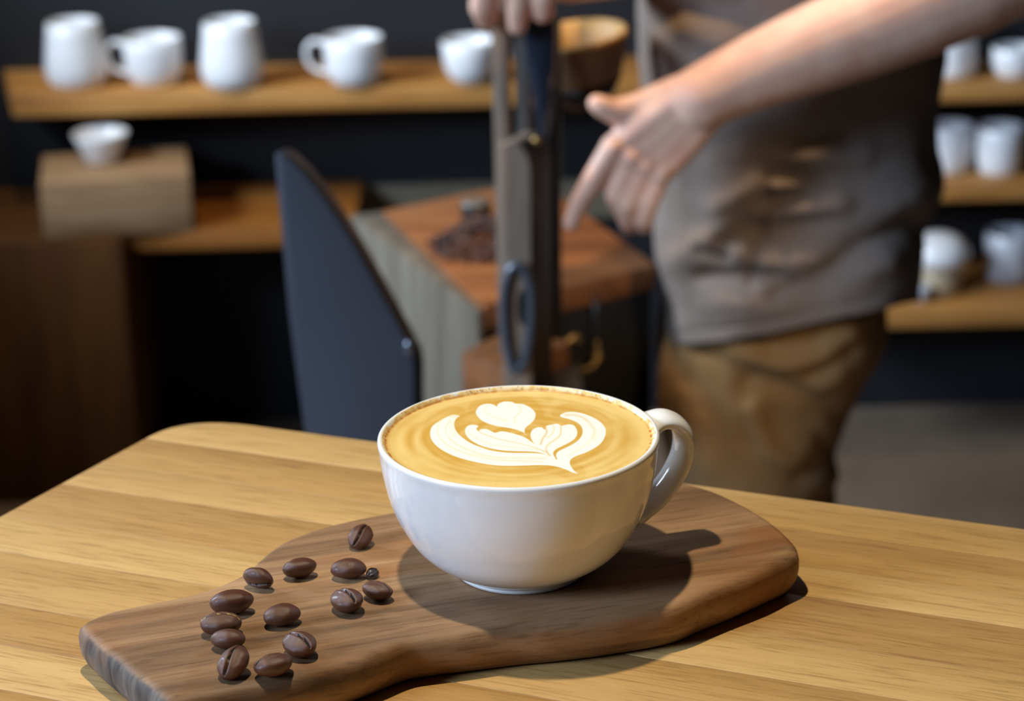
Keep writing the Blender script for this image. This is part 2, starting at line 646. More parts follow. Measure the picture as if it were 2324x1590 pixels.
# ================================================================== COFFEE CUP
CUP = PZ(1183, 1286, BOARD_Z)
cup = empty('coffee_cup', CUP)
tag(cup, 'wide white ceramic cup of latte with rosetta foam art', 'cup')
CH = 0.0545
prof = [(0.0, 0.0022), (0.0215, 0.0022), (0.0228, 0.0008), (0.0238, 0.0002), (0.0250, 0.0004), (0.0257, 0.0014), (0.0258, 0.0022), (0.0272, 0.0034),
        (0.0318, 0.0060), (0.0366, 0.0096), (0.0408, 0.0142), (0.0442, 0.0200), (0.0471, 0.0260), (0.0493, 0.0325), (0.0508, 0.0395), (0.0517, 0.0455),
        (0.0521, 0.0500), (0.0525, 0.0522), (0.0526, 0.0533), (0.0523, 0.0541), (0.0516, 0.0545), (0.0508, 0.0543), (0.0502, 0.0536), (0.0499, 0.0525),
        (0.0492, 0.048), (0.0478, 0.0395), (0.0445, 0.0265), (0.0395, 0.0180), (0.0330, 0.0120), (0.0250, 0.0075), (0.0120, 0.0052), (0.0, 0.005)]
pp = smooth_path(prof, 4)
body = lathe('cup_body', [(max(0, p[0]), p[1]) for p in pp], M['ceramic'], cup, 160)
th = math.radians(20)
hp = [(0.0500, 0.0480), (0.0545, 0.0506), (0.0595, 0.0512), (0.0643, 0.0487), (0.0672, 0.0435), (0.0672, 0.0370), (0.0645, 0.0300), (0.0600, 0.0235),
      (0.0545, 0.0185), (0.0490, 0.0160), (0.0440, 0.0155)]
hp = smooth_path(hp, 6)
rd = Vector((math.cos(th), math.sin(th), 0))
tang = Vector((-math.sin(th), math.cos(th), 0))
path = [rd * p[0] + Vector((0, 0, p[1])) for p in hp]
nn = len(path)
rads = []
for i in range(nn):
    t = i / (nn - 1)
    e = 1 + 0.35 * math.exp(-(t / 0.08) ** 2) + 0.45 * math.exp(-((1 - t) / 0.10) ** 2)
    rads.append((0.0076 * e, 0.0033 * e))
tube('handle', path, rads, M['ceramic'], cup, 24, up=tang)

# ---- coffee surface with foam art (colour belongs to the foam)
COF_H = 0.0529
NR, NT = 210, 900
rr = np.concatenate([np.linspace(0.0, 0.0495, NR), [0.0498, 0.0501, 0.0504, 0.0508]])
zz = np.concatenate([np.zeros(NR), [0.0002, 0.0007, 0.0012, 0.00155]]) + COF_H
tt_ = np.linspace(0, 2 * PI, NT, endpoint=False)
Rg, Tg = np.meshgrid(rr, tt_, indexing='ij')
jit = np.array([mnoise.noise(Vector((math.cos(a) * 14, math.sin(a) * 14, 3.3))) for a in tt_])
X = Rg * np.cos(Tg)
Y = Rg * np.sin(Tg)
front = np.clip((-np.sin(tt_) - 0.05) * 3, 0, 1)
Z = np.repeat(zz[:, None], NT, 1) + np.where(Rg > 0.0499, (0.00035 * jit - 0.0007 * front)[None, :], 0)
LV = np.stack([X.ravel(), Y.ravel(), Z.ravel()], 1)
px, py = proj_np(LV + np.array(CUP))
S = 7.573
ax, ay = (px - 940) * S, (py - 880) * S


def B(pts):
    return [(x + 1817.5, y) for x, y in pts]


polyL = [(780, 480), (660, 460), (520, 520), (400, 590), (310, 660), (275, 760), (290, 870), (360, 970), (470, 1060), (620, 1140), (780, 1200), (1000, 1260),
         (1250, 1310), (1500, 1335)] + B([(0, 1335), (300, 1325), (500, 1330), (650, 1355), (800, 1405), (900, 1450), (990, 1470), (930, 1420), (880, 1350), (855, 1280),
         (880, 1220), (960, 1170), (1100, 1120), (1250, 1050), (1380, 960), (1450, 860), (1475, 760), (1450, 660), (1350, 560), (1200, 480), (1050, 430), (900, 410),
         (780, 420), (690, 470), (720, 505), (830, 530), (960, 580), (1050, 650), (1080, 740), (1060, 820), (1000, 900), (900, 970), (760, 1040), (660, 1090), (620, 1150),
         (640, 1230), (560, 1190), (450, 1148), (300, 1122), (100, 1118)]) + [(1700, 1115), (1500, 1100), (1300, 1070), (1150, 1020), (1000, 960), (880, 890), (780, 810),
         (710, 720), (685, 630), (700, 560), (740, 510)]
polyM = [(1100, 650), (980, 632), (900, 670), (875, 740), (900, 820), (980, 900), (1100, 970), (1250, 1020), (1400, 1055), (1600, 1080), (1900, 1088), (2100, 1100),
         (2250, 1140), (2400, 1220), (2350, 1130), (2150, 1010), (2037, 940), (1917, 858), (1800, 810), (1650, 768), (1500, 745), (1390, 770), (1310, 735), (1240, 705),
         (1140, 710), (1110, 740), (1070, 700)]
polyR = B([(620, 1230), (500, 1150), (400, 1070), (300, 1010), (235, 940), (195, 870), (182, 800), (210, 725), (290, 680), (370, 675), (430, 715), (450, 655), (520, 635),
           (640, 615), (720, 650), (830, 625), (920, 640), (970, 700), (985, 780), (950, 860), (860, 930), (740, 990), (640, 1040), (580, 1090), (575, 1150)])
polyH = [(1060, 430), (1075, 370), (1140, 300), (1260, 270), (1360, 285), (1420, 320), (1450, 270), (1550, 235), (1680, 240), (1740, 270), (1850, 275), (1960, 315),
         (2047, 380), (2087, 460), (2057, 550), (1977, 630), (1907, 690), (1897, 770), (1927, 815), (1890, 772), (1800, 730), (1650, 690), (1450, 660), (1300, 620),
         (1180, 570), (1100, 500)]


def sdf(poly):
    P = np.array(smooth_path(poly, 3, True))
    d = np.full(ax.shape, 1e9)
    ins = np.zeros(ax.shape, bool)
    for i in range(len(P)):
        a, b = P[i - 1], P[i]
        e = b - a
        wx, wy = ax - a[0], (ay - a[1])
        t = np.clip((wx * e[0] + wy * e[1]) / max(e @ e, 1e-9), 0, 1)
        d = np.minimum(d, (wx - e[0] * t) ** 2 + (wy - e[1] * t) ** 2)
        c = ((a[1] > ay) != (b[1] > ay))
        with np.errstate(divide='ignore', invalid='ignore'):
            xi = (b[0] - a[0]) * (ay - a[1]) / (b[1] - a[1] if b[1] != a[1] else 1e-9) + a[0]
        ins ^= c & (ax < xi)
    d = np.sqrt(d)
    return np.where(ins, d, -d)


def line_d(pts):
    P = np.array(smooth_path(pts, 4))
    d = np.full(ax.shape, 1e9)
    for i in range(1, len(P)):
        a, b = P[i - 1], P[i]
        e = b - a
        wx, wy = ax - a[0], ay - a[1]
        t = np.clip((wx * e[0] + wy * e[1]) / max(e @ e, 1e-9), 0, 1)
        d = np.minimum(d, (wx - e[0] * t) ** 2 + (wy - e[1] * t) ** 2)
    return np.sqrt(d)


def sstep(x, a, b):
    t = np.clip((x - a) / (b - a), 0, 1)
    return t * t * (3 - 2 * t)


sd = np.maximum.reduce([sdf(polyL), sdf(polyM), sdf(polyR), sdf(polyH)])
milk = sstep(sd, -9, 11)
lines = [([(470, 560), (410, 640), (400, 750), (460, 880), (600, 1000), (800, 1090), (1000, 1150), (1300, 1220), (1600, 1245), (1900, 1255), (2200, 1268)], 17, .42),
         ([(620, 560), (555, 650), (545, 760), (610, 870), (750, 980), (950, 1070), (1150, 1140), (1400, 1190), (1700, 1200), (2000, 1205), (2280, 1210)], 17, .45),
         ([(640, 600), (640, 700), (700, 800)], 40, .25),
         ([(920, 740), (1000, 820), (1150, 900), (1350, 970), (1600, 1010), (1900, 1030), (2150, 1065), (2350, 1150)], 9, .45),
         ([(1075, 700), (1130, 760), (1300, 830), (1500, 890), (1750, 940), (1960, 990), (2150, 1050), (2300, 1110)], 11, .65),
         (B([(452, 680), (455, 780), (390, 870), (360, 960)]), 20, .95), (B([(570, 640), (585, 720), (540, 800), (470, 850)]), 15, .6),
         (B([(705, 650), (695, 800), (600, 890), (500, 960), (452, 1030), (470, 1110), (520, 1165)]), 17, .8),
         (B([(790, 465), (900, 462), (1050, 495), (1180, 575), (1260, 680), (1270, 780), (1230, 880), (1100, 1000), (950, 1090), (830, 1160)]), 15, .35),
         (B([(770, 462), (900, 458), (1050, 495), (1150, 555)]), 26, .5), (B([(1180, 600), (1290, 740), (1260, 860)]), 36, .3),
         ([(1250, 310), (1200, 370), (1250, 440), (1400, 510), (1600, 570)], 17, .35), ([(1800, 300), (1845, 370), (1800, 440), (1730, 500), (1720, 590)], 17, .42),
         ([(1640, 290), (1660, 330)], 18, .3), ([(620, 480), (740, 490)], 40, .5)]
for pts, w, s in lines:
    d = line_d(pts)
    milk *= 1 - 0.72 * s * np.exp(-(d / w) ** 2)
rad = np.hypot(LV[:, 0], LV[:, 1])
ang = np.arctan2(LV[:, 1], LV[:, 0])


def vnoise(fx, fy, fz):
    return np.array([mnoise.noise(Vector((a, b, c))) for a, b, c in zip(fx, fy, fz)])


# swirl tones: long streaks around the cup
nz = vnoise(np.cos(ang) * 1.6, np.sin(ang) * 1.6, rad * 330)
nz2 = vnoise(LV[:, 0] * 160, LV[:, 1] * 160, np.full_like(rad, 5.0))
halo = np.exp(-((sd + 230) / 70) ** 2) * 0.5 + np.exp(-((sd + 90) / 50) ** 2) * 0.12
tone = np.clip(0.45 + 0.6 * nz + 0.18 * nz2 + halo * 0.5 + 0.45 * sstep(rad, 0.040, 0.0485) - 0.25 * (sd > -140) * (sd < 0), 0, 1)[:, None]
c_dark = np.array(lin(212, 165, 72)[:3])
c_lite = np.array(lin(236, 202, 126)[:3])
c_milk = np.array(lin(254, 250, 238)[:3])
c_rim = np.array(lin(176, 100, 28)[:3])
c_res = np.array(lin(246, 226, 186)[:3])
cc = c_dark * (1 - tone) + c_lite * tone
cc = cc * (1 - milk[:, None]) + c_milk * milk[:, None]
rimn = vnoise(np.cos(ang) * 22, np.sin(ang) * 22, rad * 600)
rimf = (np.exp(-((rad - 0.0495) / 0.00045) ** 2) * np.clip(0.55 + rimn * 1.1 + 0.25 * np.cos(ang - 2.6), 0, 1))[:, None]
cc = cc * (1 - rimf) + c_rim * rimf
res = ((rad > 0.0499) * np.clip(0.55 - 1.5 * rimn, 0, 1))[:, None]
cc = cc * (1 - res) + c_res * res
spk = ((rad > 0.0498) & (vnoise(LV[:, 0] * 1500, LV[:, 1] * 1500, LV[:, 2] * 900) > 0.33))[:, None] * 0.7
cc = cc * (1 - spk) + np.array(lin(130, 84, 40)[:3]) * spk
dots = (vnoise(LV[:, 0] * 420, LV[:, 1] * 420, np.full_like(rad, 9.0)) > 0.80)[:, None] * 0.4
cc = cc * (1 - dots) + np.array(lin(150, 95, 40)[:3]) * dots
NRt = len(rr)
idx = np.arange(NRt * NT).reshape(NRt, NT)
quads = np.stack([idx[:-1, :], idx[1:, :], np.roll(idx[1:, :], -1, 1), np.roll(idx[:-1, :], -1, 1)], -1).reshape(-1, 4)
isfoam = (sd[quads].mean(1) > -9)


def sub_mesh(name, q, parent):
    used, inv = np.unique(q.ravel(), return_inverse=True)
    me = bpy.data.meshes.new(name)
    vv = LV[used]
    me.from_pydata(vv.tolist(), [], inv.reshape(-1, 4).tolist())
    at = me.color_attributes.new('Col', 'FLOAT_COLOR', 'POINT')
    buf = np.concatenate([cc[used], np.ones((len(used), 1))], 1).astype(np.float32)
    at.data.foreach_set('color', buf.ravel())
    return mesh_obj(name, me, M['coffee'], parent)


crema = sub_mesh('coffee', quads[~isfoam], cup)
crema['label'] = 'golden brown coffee crema filling the cup'
foam = sub_mesh('milk_foam', quads[isfoam], crema)
foam['label'] = 'white milk foam rosetta and heart'

# ================================================================== COFFEE BEANS ON THE BOARD


def bean_mesh(nu, nv, groove=True, seed=0):
    v, f = [], []
    for i in range(nu + 1):
        a = PI * i / nu
        x = -math.cos(a)
        s = math.sin(a)
        for j in range(nv):
            # finer sampling near the crease
            b = 2 * PI * j / nv
            y = s * math.sin(b)
            z = s * math.cos(b)
            yy = y * 0.75
            if z > 0:
                zz_ = z * 0.47
                if groove:
                    y0 = 0.05 * math.sin(PI * x)
                    g = math.exp(-((yy - y0 - 0.02 * mnoise.noise(Vector((x * 7, seed, 0.3)))) / 0.06) ** 2) * max(0.0, 1 - abs(x) ** 4)
                    lip = math.exp(-((abs(yy - y0) - 0.16) / 0.09) ** 2) * max(0.0, 1 - x * x)
                    zz_ += lip * 0.06 - g * 0.26
            else:
                zz_ = z * 0.60
            nzv = 1 + 0.05 * mnoise.noise(Vector((x * 2 + seed, yy * 2, zz_ * 2)))
            v.append((x * nzv, yy * nzv, zz_ * nzv))
    for i in range(nu):
        for j in range(nv):
            k = (j + 1) % nv
            f.append((i * nv + j, i * nv + k, (i + 1) * nv + k, (i + 1) * nv + j))
    me = bpy.data.meshes.new('coffee_bean')
    me.from_pydata(v, [], f)
    bm = bmesh.new()
    bm.from_mesh(me)
    bmesh.ops.remove_doubles(bm, verts=bm.verts, dist=1e-4)
    bmesh.ops.recalc_face_normals(bm, faces=bm.faces)
    bm.to_mesh(me)
    bm.free()
    me.polygons.foreach_set('use_smooth', [True] * len(me.polygons))
    return me


def paint_crease(me, mat_a, mat_b):
    me.materials.append(mat_a)
    me.materials.append(mat_b)
    for p in me.polygons:
        c = p.center
        y0 = 0.05 * math.sin(PI * c.x)
        if c.z > 0.02 and abs(c.y - y0) < 0.062 and abs(c.x) < 0.93:
            p.material_index = 1


bean_me = bean_mesh(40, 64)
paint_crease(bean_me, M['bean'], M['bean_crease'])
bean_me2 = bean_mesh(40, 64, seed=4)
paint_crease(bean_me2, M['bean'], M['chaff'])
bean_dk = bean_mesh(40, 64, seed=9)
paint_crease(bean_dk, M['bean_dark'], M['bean_crease'])
# (px, py, width px, length scale, yaw, roll, pitch, mesh, label)
GB = 'roasted coffee beans on the serving board'
beans = [
    (818, 1217, 70, 62, 16, 22, bean_me, 'dark roasted bean closest to the cup wall, crease standing upright'),
    (680, 1286, 80, 22, -26, 0, bean_me, 'roasted bean lying along the board with crease on its upper edge'),
    (791, 1291, 82, 4, 172, 0, bean_me, 'roasted bean lying face down against the small glossy black fragment'),
    (586, 1312, 76, -28, 118, 0, bean_me, 'roasted bean at the board edge with its crease turned down towards its base'),
    (526, 1363, 98, 14, -26, 0, bean_me, 'largest and longest roasted coffee bean, crease split along its top edge'),
    (501, 1413, 90, 2, -4, 0, bean_me2, 'roasted bean with pale chaff in its upturned crease'),
    (518, 1451, 78, -18, 160, 8, bean_me, 'small roasted bean tucked between the chaff bean and the end-on bean'),
    (529, 1502, 82, 68, -6, 24, bean_me, 'plump roasted bean seen end on, beside the board handle end'),
    (620, 1506, 84, 28, -14, 0, bean_me, 'slim roasted bean by the front rim of the board, crease upward'),
    (640, 1396, 84, 26, 178, 0, bean_me, 'smooth rounded roasted bean lying face down in the middle of the group'),
    (680, 1460, 84, -52, 6, 0, bean_me, 'roasted bean with deep open crease pointing diagonally across the board'),
    (787, 1360, 86, -60, 4, 6, bean_me, 'shiny roasted bean with crease running over its top'),
    (857, 1338, 74, -32, -16, 0, bean_me, 'glossy roasted bean nearest the cup shadow with curled crease'),
]
for (bx, by, wpx, yaw, roll, pitch, me, lab) in beans:
    o = bpy.data.objects.new('coffee_bean', me)
    rot = Euler((math.radians(roll), math.radians(-pitch), math.radians(yaw)), 'XYZ')
    dist = 0.86
    half = wpx / 2 * dist / F * (1.0 if abs(yaw) < 45 else 1.05)
    Rm = rot.to_matrix()
    zs = [(Rm @ v.co).z for v in me.vertices]
    zc = BOARD_Z - min(zs) * half
    c = PZ(bx, by, zc)
    o.location = c
    o.rotation_euler = rot
    o.scale = (half, half, half)
    link(o)
    tag(o, lab, 'coffee bean', GB)
# small glossy fragment
me = bean_mesh(24, 32, seed=2)
me.materials.append(M['bean_dark'])
o = bpy.data.objects.new('bean_fragment', me)
o.rotation_euler = (math.radians(40), 0, math.radians(55))
o.scale = (0.0030,) * 3
Rm = o.rotation_euler.to_matrix()
zc = BOARD_Z - min((Rm @ v.co).z for v in me.vertices) * 0.0030
o.location = PZ(846, 1300, zc)
link(o)
tag(o, 'tiny glossy black bean fragment touching the end of a roasted bean', 'bean fragment')

# ================================================================== SHELVES, BENCH AND CROCKERY
Y_SH = 3.585


def shelf(name, x0, x1, ytop_px, ybot_px, pxref, Yf, label, group=None, slant=0.0):
    zt = PY(pxref, ytop_px, Yf).z
    zb = PY(pxref, ybot_px, Yf).z
    pts = [(x0, Yf, zb), (x1, Yf, zb), (x1, WALL_Y, zb), (x0 - slant, WALL_Y, zb)]
    o = prism(name, pts, (0, 0, zt - zb), M['shelf'], None, 0.003, (x0, Yf, zb))
    tag(o, label, 'shelf', group)
    return o, zt


x_l = PY(26, 230, Y_SH).x
x_e = PY(1740, 200, Y_SH).x
s1, z1 = shelf('wall_shelf', x_l, x_e, 205, 256, 500, Y_SH, 'thick wooden wall shelf carrying two jugs and three mugs', None, 0.05)
x_r = PY(1765, 200, Y_SH).x
s2, z2 = shelf('wall_shelf', x_r, x_r + 0.75, 200, 232, 2200, Y_SH, 'short wooden shelf holding a white jug and a low bowl', 'short shelves beside the person')
s3, z3 = shelf('wall_shelf', x_r, x_r + 0.75, 424, 457, 2200, Y_SH, 'middle wooden shelf holding two white tumblers', 'short shelves beside the person')
s4, z4 = shelf('wall_shelf', x_r, x_r + 0.75, 702, 742, 2200, 3.49, 'lowest wooden shelf with the dripper and a large cup', 'short shelves beside the person')

# bench
Y_BE = 3.47
zbt = PY(530, 521, Y_BE).z
zbb = PY(530, 565, Y_BE).z
xb0, xb1 = PY(-260, 520, Y_BE).x, PY(803, 520, Y_BE).x
bench = empty('bench', ((xb0 + xb1) / 2, Y_BE + 0.14, 0))
tag(bench, 'low wooden bench along the wall with a brown side panel', 'bench')
bx = (xb0 + xb1) / 2
Y_CA = 3.425
xp1 = PY(276, 571, Y_CA).x
box('bench_top', ((xp1 + 0.0006 + xb1) / 2 - bx, 0, (zbt + zbb) / 2), (xb1 - xp1 - 0.0012, 0.28, zbt - zbb), M['bench'], bench, 0.003)
box('side_cabinet', ((xb0 + 0.02 + xp1) / 2 - bx, (Y_CA + 3.75) / 2 - Y_BE - 0.14, zbt / 2), (xp1 - xb0 - 0.02, 3.75 - Y_CA, zbt), M['panel_brown'], bench, 0.002)
box('end_support', (xb1 - bx - 0.02, 0.02, zbb / 2), (0.03, 0.22, zbb), M['dark_wood'], bench, 0.002)

# wooden block on the bench
zk = zbt + 0.0006
kz = PY(250, 412, Y_CA + 0.01).z
kc = PY(254, 412, Y_CA + 0.01)
blk = box('wooden_block', (kc.x - 0.012, Y_CA + 0.115, (zk + kz) / 2), (0.232, 0.18, kz - zk), M['block'], None, 0.004, math.radians(9))
tag(blk, 'pale wooden block standing on the low bench', 'block')


def crockery(name, base, prof, mat, label, cat, group, handle=None, seg=48):
    """lathe with wall thickness; handle = (angle, [(r, z)...], (ru, rw))"""
    t = 0.0035
    inner = [(max(r - t, 0.002), z) for r, z in prof[::-1] if z > prof[0][1] + 0.004]
    pr = [(0, prof[0][1])] + prof + [(prof[-1][0] - t * 0.5, prof[-1][1] + 0.0012)] + inner + [(0, prof[0][1] + 0.004)]
    if handle:
        root = empty(name, base)
        lathe('mug_body', pr, mat, root, seg)
        a, pts, rr_ = handle
        d = Vector((math.cos(a), math.sin(a), 0))
        tg = Vector((-math.sin(a), math.cos(a), 0))
        path = [d * p[0] + Vector((0, 0, p[1])) for p in smooth_path(pts, 5)]
        tube('handle', path, [rr_] * len(path), mat, root, 14, up=tg)
    else:
        root = lathe(name, pr, mat, None, seg)
        root.location = base
    tag(root, label, cat, group)
    return root


GJ = 'white crockery on the shelves'
MC = M['ceramic_shelf']
jug = [(0.036, 0.0), (0.043, 0.004), (0.0485, 0.014), (0.0508, 0.026), (0.0500, 0.042), (0.0472, 0.064), (0.0442, 0.085), (0.0418, 0.104)]
mugp = [(0.028, 0), (0.034, 0.003), (0.041, 0.012), (0.0455, 0.028), (0.047, 0.045), (0.0475, 0.060), (0.0475, 0.076)]
hnd = (PI * 0.97, [(0.044, 0.064), (0.060, 0.070), (0.073, 0.062), (0.076, 0.045), (0.068, 0.028), (0.052, 0.020), (0.040, 0.019)], (0.006, 0.004))
cupE = [(0.022, 0), (0.026, 0.003), (0.036, 0.014), (0.0415, 0.030), (0.0435, 0.048), (0.0445, 0.068)]
crockery('ceramic_jug', PZ(177, 194, z1), jug, MC, 'tall white ceramic jug at the end of the long shelf', 'jug', GJ)
crockery('mug', PZ(352, 191, z1), mugp, MC, 'white mug standing between the two tall jugs, handle to the side', 'mug', GJ, hnd)
crockery('ceramic_jug', PZ(529, 194, z1), jug, MC, 'tall white ceramic jug between two mugs on the long shelf', 'jug', GJ)
crockery('mug', PZ(805, 190, z1), mugp, MC, 'white mug with round handle standing alone in the middle of the long shelf', 'mug', GJ, hnd)
hr = (0.0, [(0.040, 0.056), (0.052, 0.060), (0.061, 0.052), (0.062, 0.036), (0.054, 0.024), (0.036, 0.018)], (0.006, 0.004))
crockery('mug', PZ(1067, 186, z1), cupE, MC, 'rounded white cup on the long shelf behind the wooden post', 'mug', GJ, hr)
# bowl on the block
bowl = [(0.024, 0), (0.026, 0.002), (0.031, 0.014), (0.038, 0.031), (0.0445, 0.047)]
kb = PZ(233, 366, kz + 0.0005)
crockery('bowl', kb, bowl, M['ceramic_shelf'], 'small white flared cup standing on the pale wooden block', 'cup', None)
# right hand shelves
jugG = [(0.033, 0), (0.037, 0.004), (0.0385, 0.02), (0.0385, 0.06), (0.037, 0.095)]
crockery('ceramic_jug', PZ(2160, 170, z2), jugG, MC, 'tall white jug on the short shelf behind the arm', 'jug', GJ)
bowlH = [(0.026, 0), (0.030, 0.003), (0.037, 0.02), (0.0385, 0.048)]
crockery('bowl', PZ(2302, 172, z2), bowlH, MC, 'low white bowl beside the jug on the short shelf', 'bowl', GJ)
tum = [(0.030, 0), (0.034, 0.004), (0.0375, 0.025), (0.039, 0.05), (0.0395, 0.078)]
crockery('tumbler', PZ(2152, 386, z3), tum, MC, 'white tumbler beside the person on the middle shelf', 'tumbler', GJ)
crockery('tumbler', PZ(2266, 390, z3), tum, MC, 'white tumbler on the middle shelf, farther from the person', 'tumbler', GJ)
big = [(0.036, 0), (0.040, 0.004), (0.042, 0.02), (0.0425, 0.05), (0.0425, 0.082)]
crockery('mug', PZ(2290, 632, z4), big, M['ceramic_grey'], 'large pale grey cup on the lowest shelf', 'mug', GJ)
# dripper: white bowl turned over on a beige stand
dp = PZ(2128, 660, z4)
drip = empty('coffee_dripper', dp)
tag(drip, 'white dome-shaped dripper resting on a beige stand on the lowest shelf', 'dripper')
lathe('stand', [(0, 0), (0.034, 0), (0.038, 0.004), (0.037, 0.030), (0.034, 0.042), (0, 0.042)], M['ceramic_beige'], drip, 40)
lathe('dome', [(0, 0.0422), (0.032, 0.0422), (0.045, 0.050), (0.0515, 0.062), (0.0505, 0.072), (0.044, 0.084), (0.032, 0.094), (0.016, 0.099), (0, 0.100)], MC, drip, 48)
sp = PZ(2086, 681, z4)
crockery('small_cup', sp, [(0.014, 0), (0.017, 0.003), (0.0185, 0.022)], M['ceramic_grey'], 'tiny pale grey cup in front of the dripper', 'cup', None, None, 32)

# ================================================================== STEEL PLATE
YP = 1.70
plate_px = [(622, 352), (627, 345), (636, 346), (650, 356), (690, 395), (730, 445), (770, 503), (805, 560), (845, 632), (880, 695), (912, 755), (936, 800)]
f0 = [PY(x, y, YP) for x, y in plate_px]
pr_ = PY(946, 900, YP)
xl = PY(690, 980, YP)
xl2 = PY(655, 720, YP)
xl3 = PY(634, 500, YP)
outl = f0 + [PY(940, 830, YP), Vector((pr_.x - 0.002, YP, pr_.z)), Vector((pr_.x + 0.004, YP, 0.03)), Vector((xl.x + 0.02, YP, 0.03)), xl, xl2, xl3]
pl = empty('steel_plate', ((pr_.x + xl.x) / 2, YP, 0))
tag(pl, 'tall curved blue grey steel plate standing behind the table', 'metal plate')
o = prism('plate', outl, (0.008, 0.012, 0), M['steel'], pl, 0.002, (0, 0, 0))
o.data.materials.append(M['lit_edge'])
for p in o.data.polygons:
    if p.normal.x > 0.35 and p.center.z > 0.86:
        p.material_index = 1  # upper right-facing edge coloured lighter as if lit
o.matrix_parent_inverse = Matrix.Translation(-pl.location)
bf_ = box('foot', (0, 0.006, 0.0152), (0.16, 0.14, 0.03), M['iron'], pl, 0.003)
es_px = [(946, 806), (958, 1000)]
ea, eb = PY(944, 800, YP + 0.012), PY(950, 900, YP + 0.012)
o = tube('edge_rod', [ea, eb, Vector((eb.x + 0.003, eb.y, 0.03))], 0.0032, M['black'], pl, 10)
o.matrix_parent_inverse = Matrix.Translation(-pl.location)
o = ball('bolt', PY(928, 788, YP - 0.001), 0.0052, M['bolt'], pl, (0.8, 0.5, 1.2))
o.matrix_parent_inverse = Matrix.Translation(-pl.location)

# ================================================================== WOODEN CHEST
ZC = 0.775
c_fl = PZ(1097, 694, ZC)
c_bl = PZ(866, 478, ZC)
c_fr = PZ(1489, 600, ZC)
ud = (c_fr - c_fl).normalized()
vd = (c_bl - c_fl)
c_br = c_fr + vd
chest = empty('storage_chest', (c_fl.x, c_fl.y, 0))
tag(chest, 'wooden chest with rust brown lid, grey weathered side and black front', 'chest')
inv = Matrix.Translation(-chest.location)
LT = 0.026


def cp(o):
    o.matrix_parent_inverse = inv
    return o


cp(prism('lid', [c_fl, c_fr, c_br, c_bl], (0, 0, -LT), M['rust_wood'], chest, 0.002))
dn = Vector((0, 0, -LT - 0.0005))
ins_ = ud * 0.004 + vd.normalized() * 0.004
fl_, fr_, br_, bl_ = [p + dn for p in (c_fl + ins_, c_fr - ud * 0.004 + vd.normalized() * 0.004, c_br, c_bl + ud * 0.004)]
hgt = fl_.z - 0.005
cp(prism('carcass', [fl_, fr_, br_, bl_], (0, 0, -hgt), M['black'], chest, 0.002))
# thick weathered side board
lo = Vector((-vd.y, vd.x, 0)).normalized()
if lo.x > 0:
    lo = -lo
sa, sb = c_fl + Vector((0, 0, -0.004)), c_bl + Vector((0, 0, -0.001))
sa = sa - Vector((0.0006, 0, 0)) + lo * 0.0006
sb = sb + lo * 0.0006
cp(prism('side_board', [sa, sb, sb + lo * 0.034, sa + lo * 0.006], (0, 0, -(sa.z - 0.002)), M['grey_wood'], chest, 0.001))
# brass latch
fn = Vector((ud.y, -ud.x, 0))
lp = PZ(1300, 690, 0.70)


def on_front(x, y, out_=0.004):
    """pixel -> the chest's front face plane"""
    d = ray(x, y)
    C0 = Vector((0, 0, CZ))
    t = ((fl_ - C0).dot(fn)) / d.dot(fn)
    return C0 + d * t + fn * out_


cp(tube('latch_bar', [on_front(1347, 668), on_front(1346, 715), on_front(1345, 770)], 0.0028, M['iron'], chest, 10))
cp(tube('latch_hook', smooth_path([on_front(1262, 790, 0.008), on_front(1272, 772, 0.009), on_front(1290, 758, 0.01), on_front(1302, 768, 0.008)], 5), 0.0034, M['brass'], chest, 10))
cp(tube('latch_bail', smooth_path([on_front(1268, 800, 0.007), on_front(1280, 822, 0.009), on_front(1308, 833, 0.01), on_front(1335, 822, 0.009), on_front(1347, 795, 0.007), on_front(1345, 770, 0.006)], 5), 0.0026, M['brass'], chest, 10))
cp(ball('latch_knob', on_front(1343, 803, 0.008), 0.0052, M['brass'], chest))
cp(ball('latch_knob', on_front(1264, 786, 0.010), 0.0046, M['brass'], chest))

# jar of beans on the lid
jp = PZ(1082, 520, ZC)
jar = empty('bean_jar', jp)
tag(jar, 'small dark jar with a grey rim among the heaped beans', 'jar')
lathe('jar_body', [(0, 0.0), (0.014, 0.0), (0.0155, 0.002), (0.0158, 0.012), (0.0158, 0.026), (0.0145, 0.0268), (0, 0.0268)], M['bean_crease'], jar, 32)
lathe('jar_rim', [(0, 0.027), (0.0152, 0.027), (0.0158, 0.0285), (0.0152, 0.0305), (0.010, 0.031), (0, 0.0305)], M['grey_metal'], jar, 32)

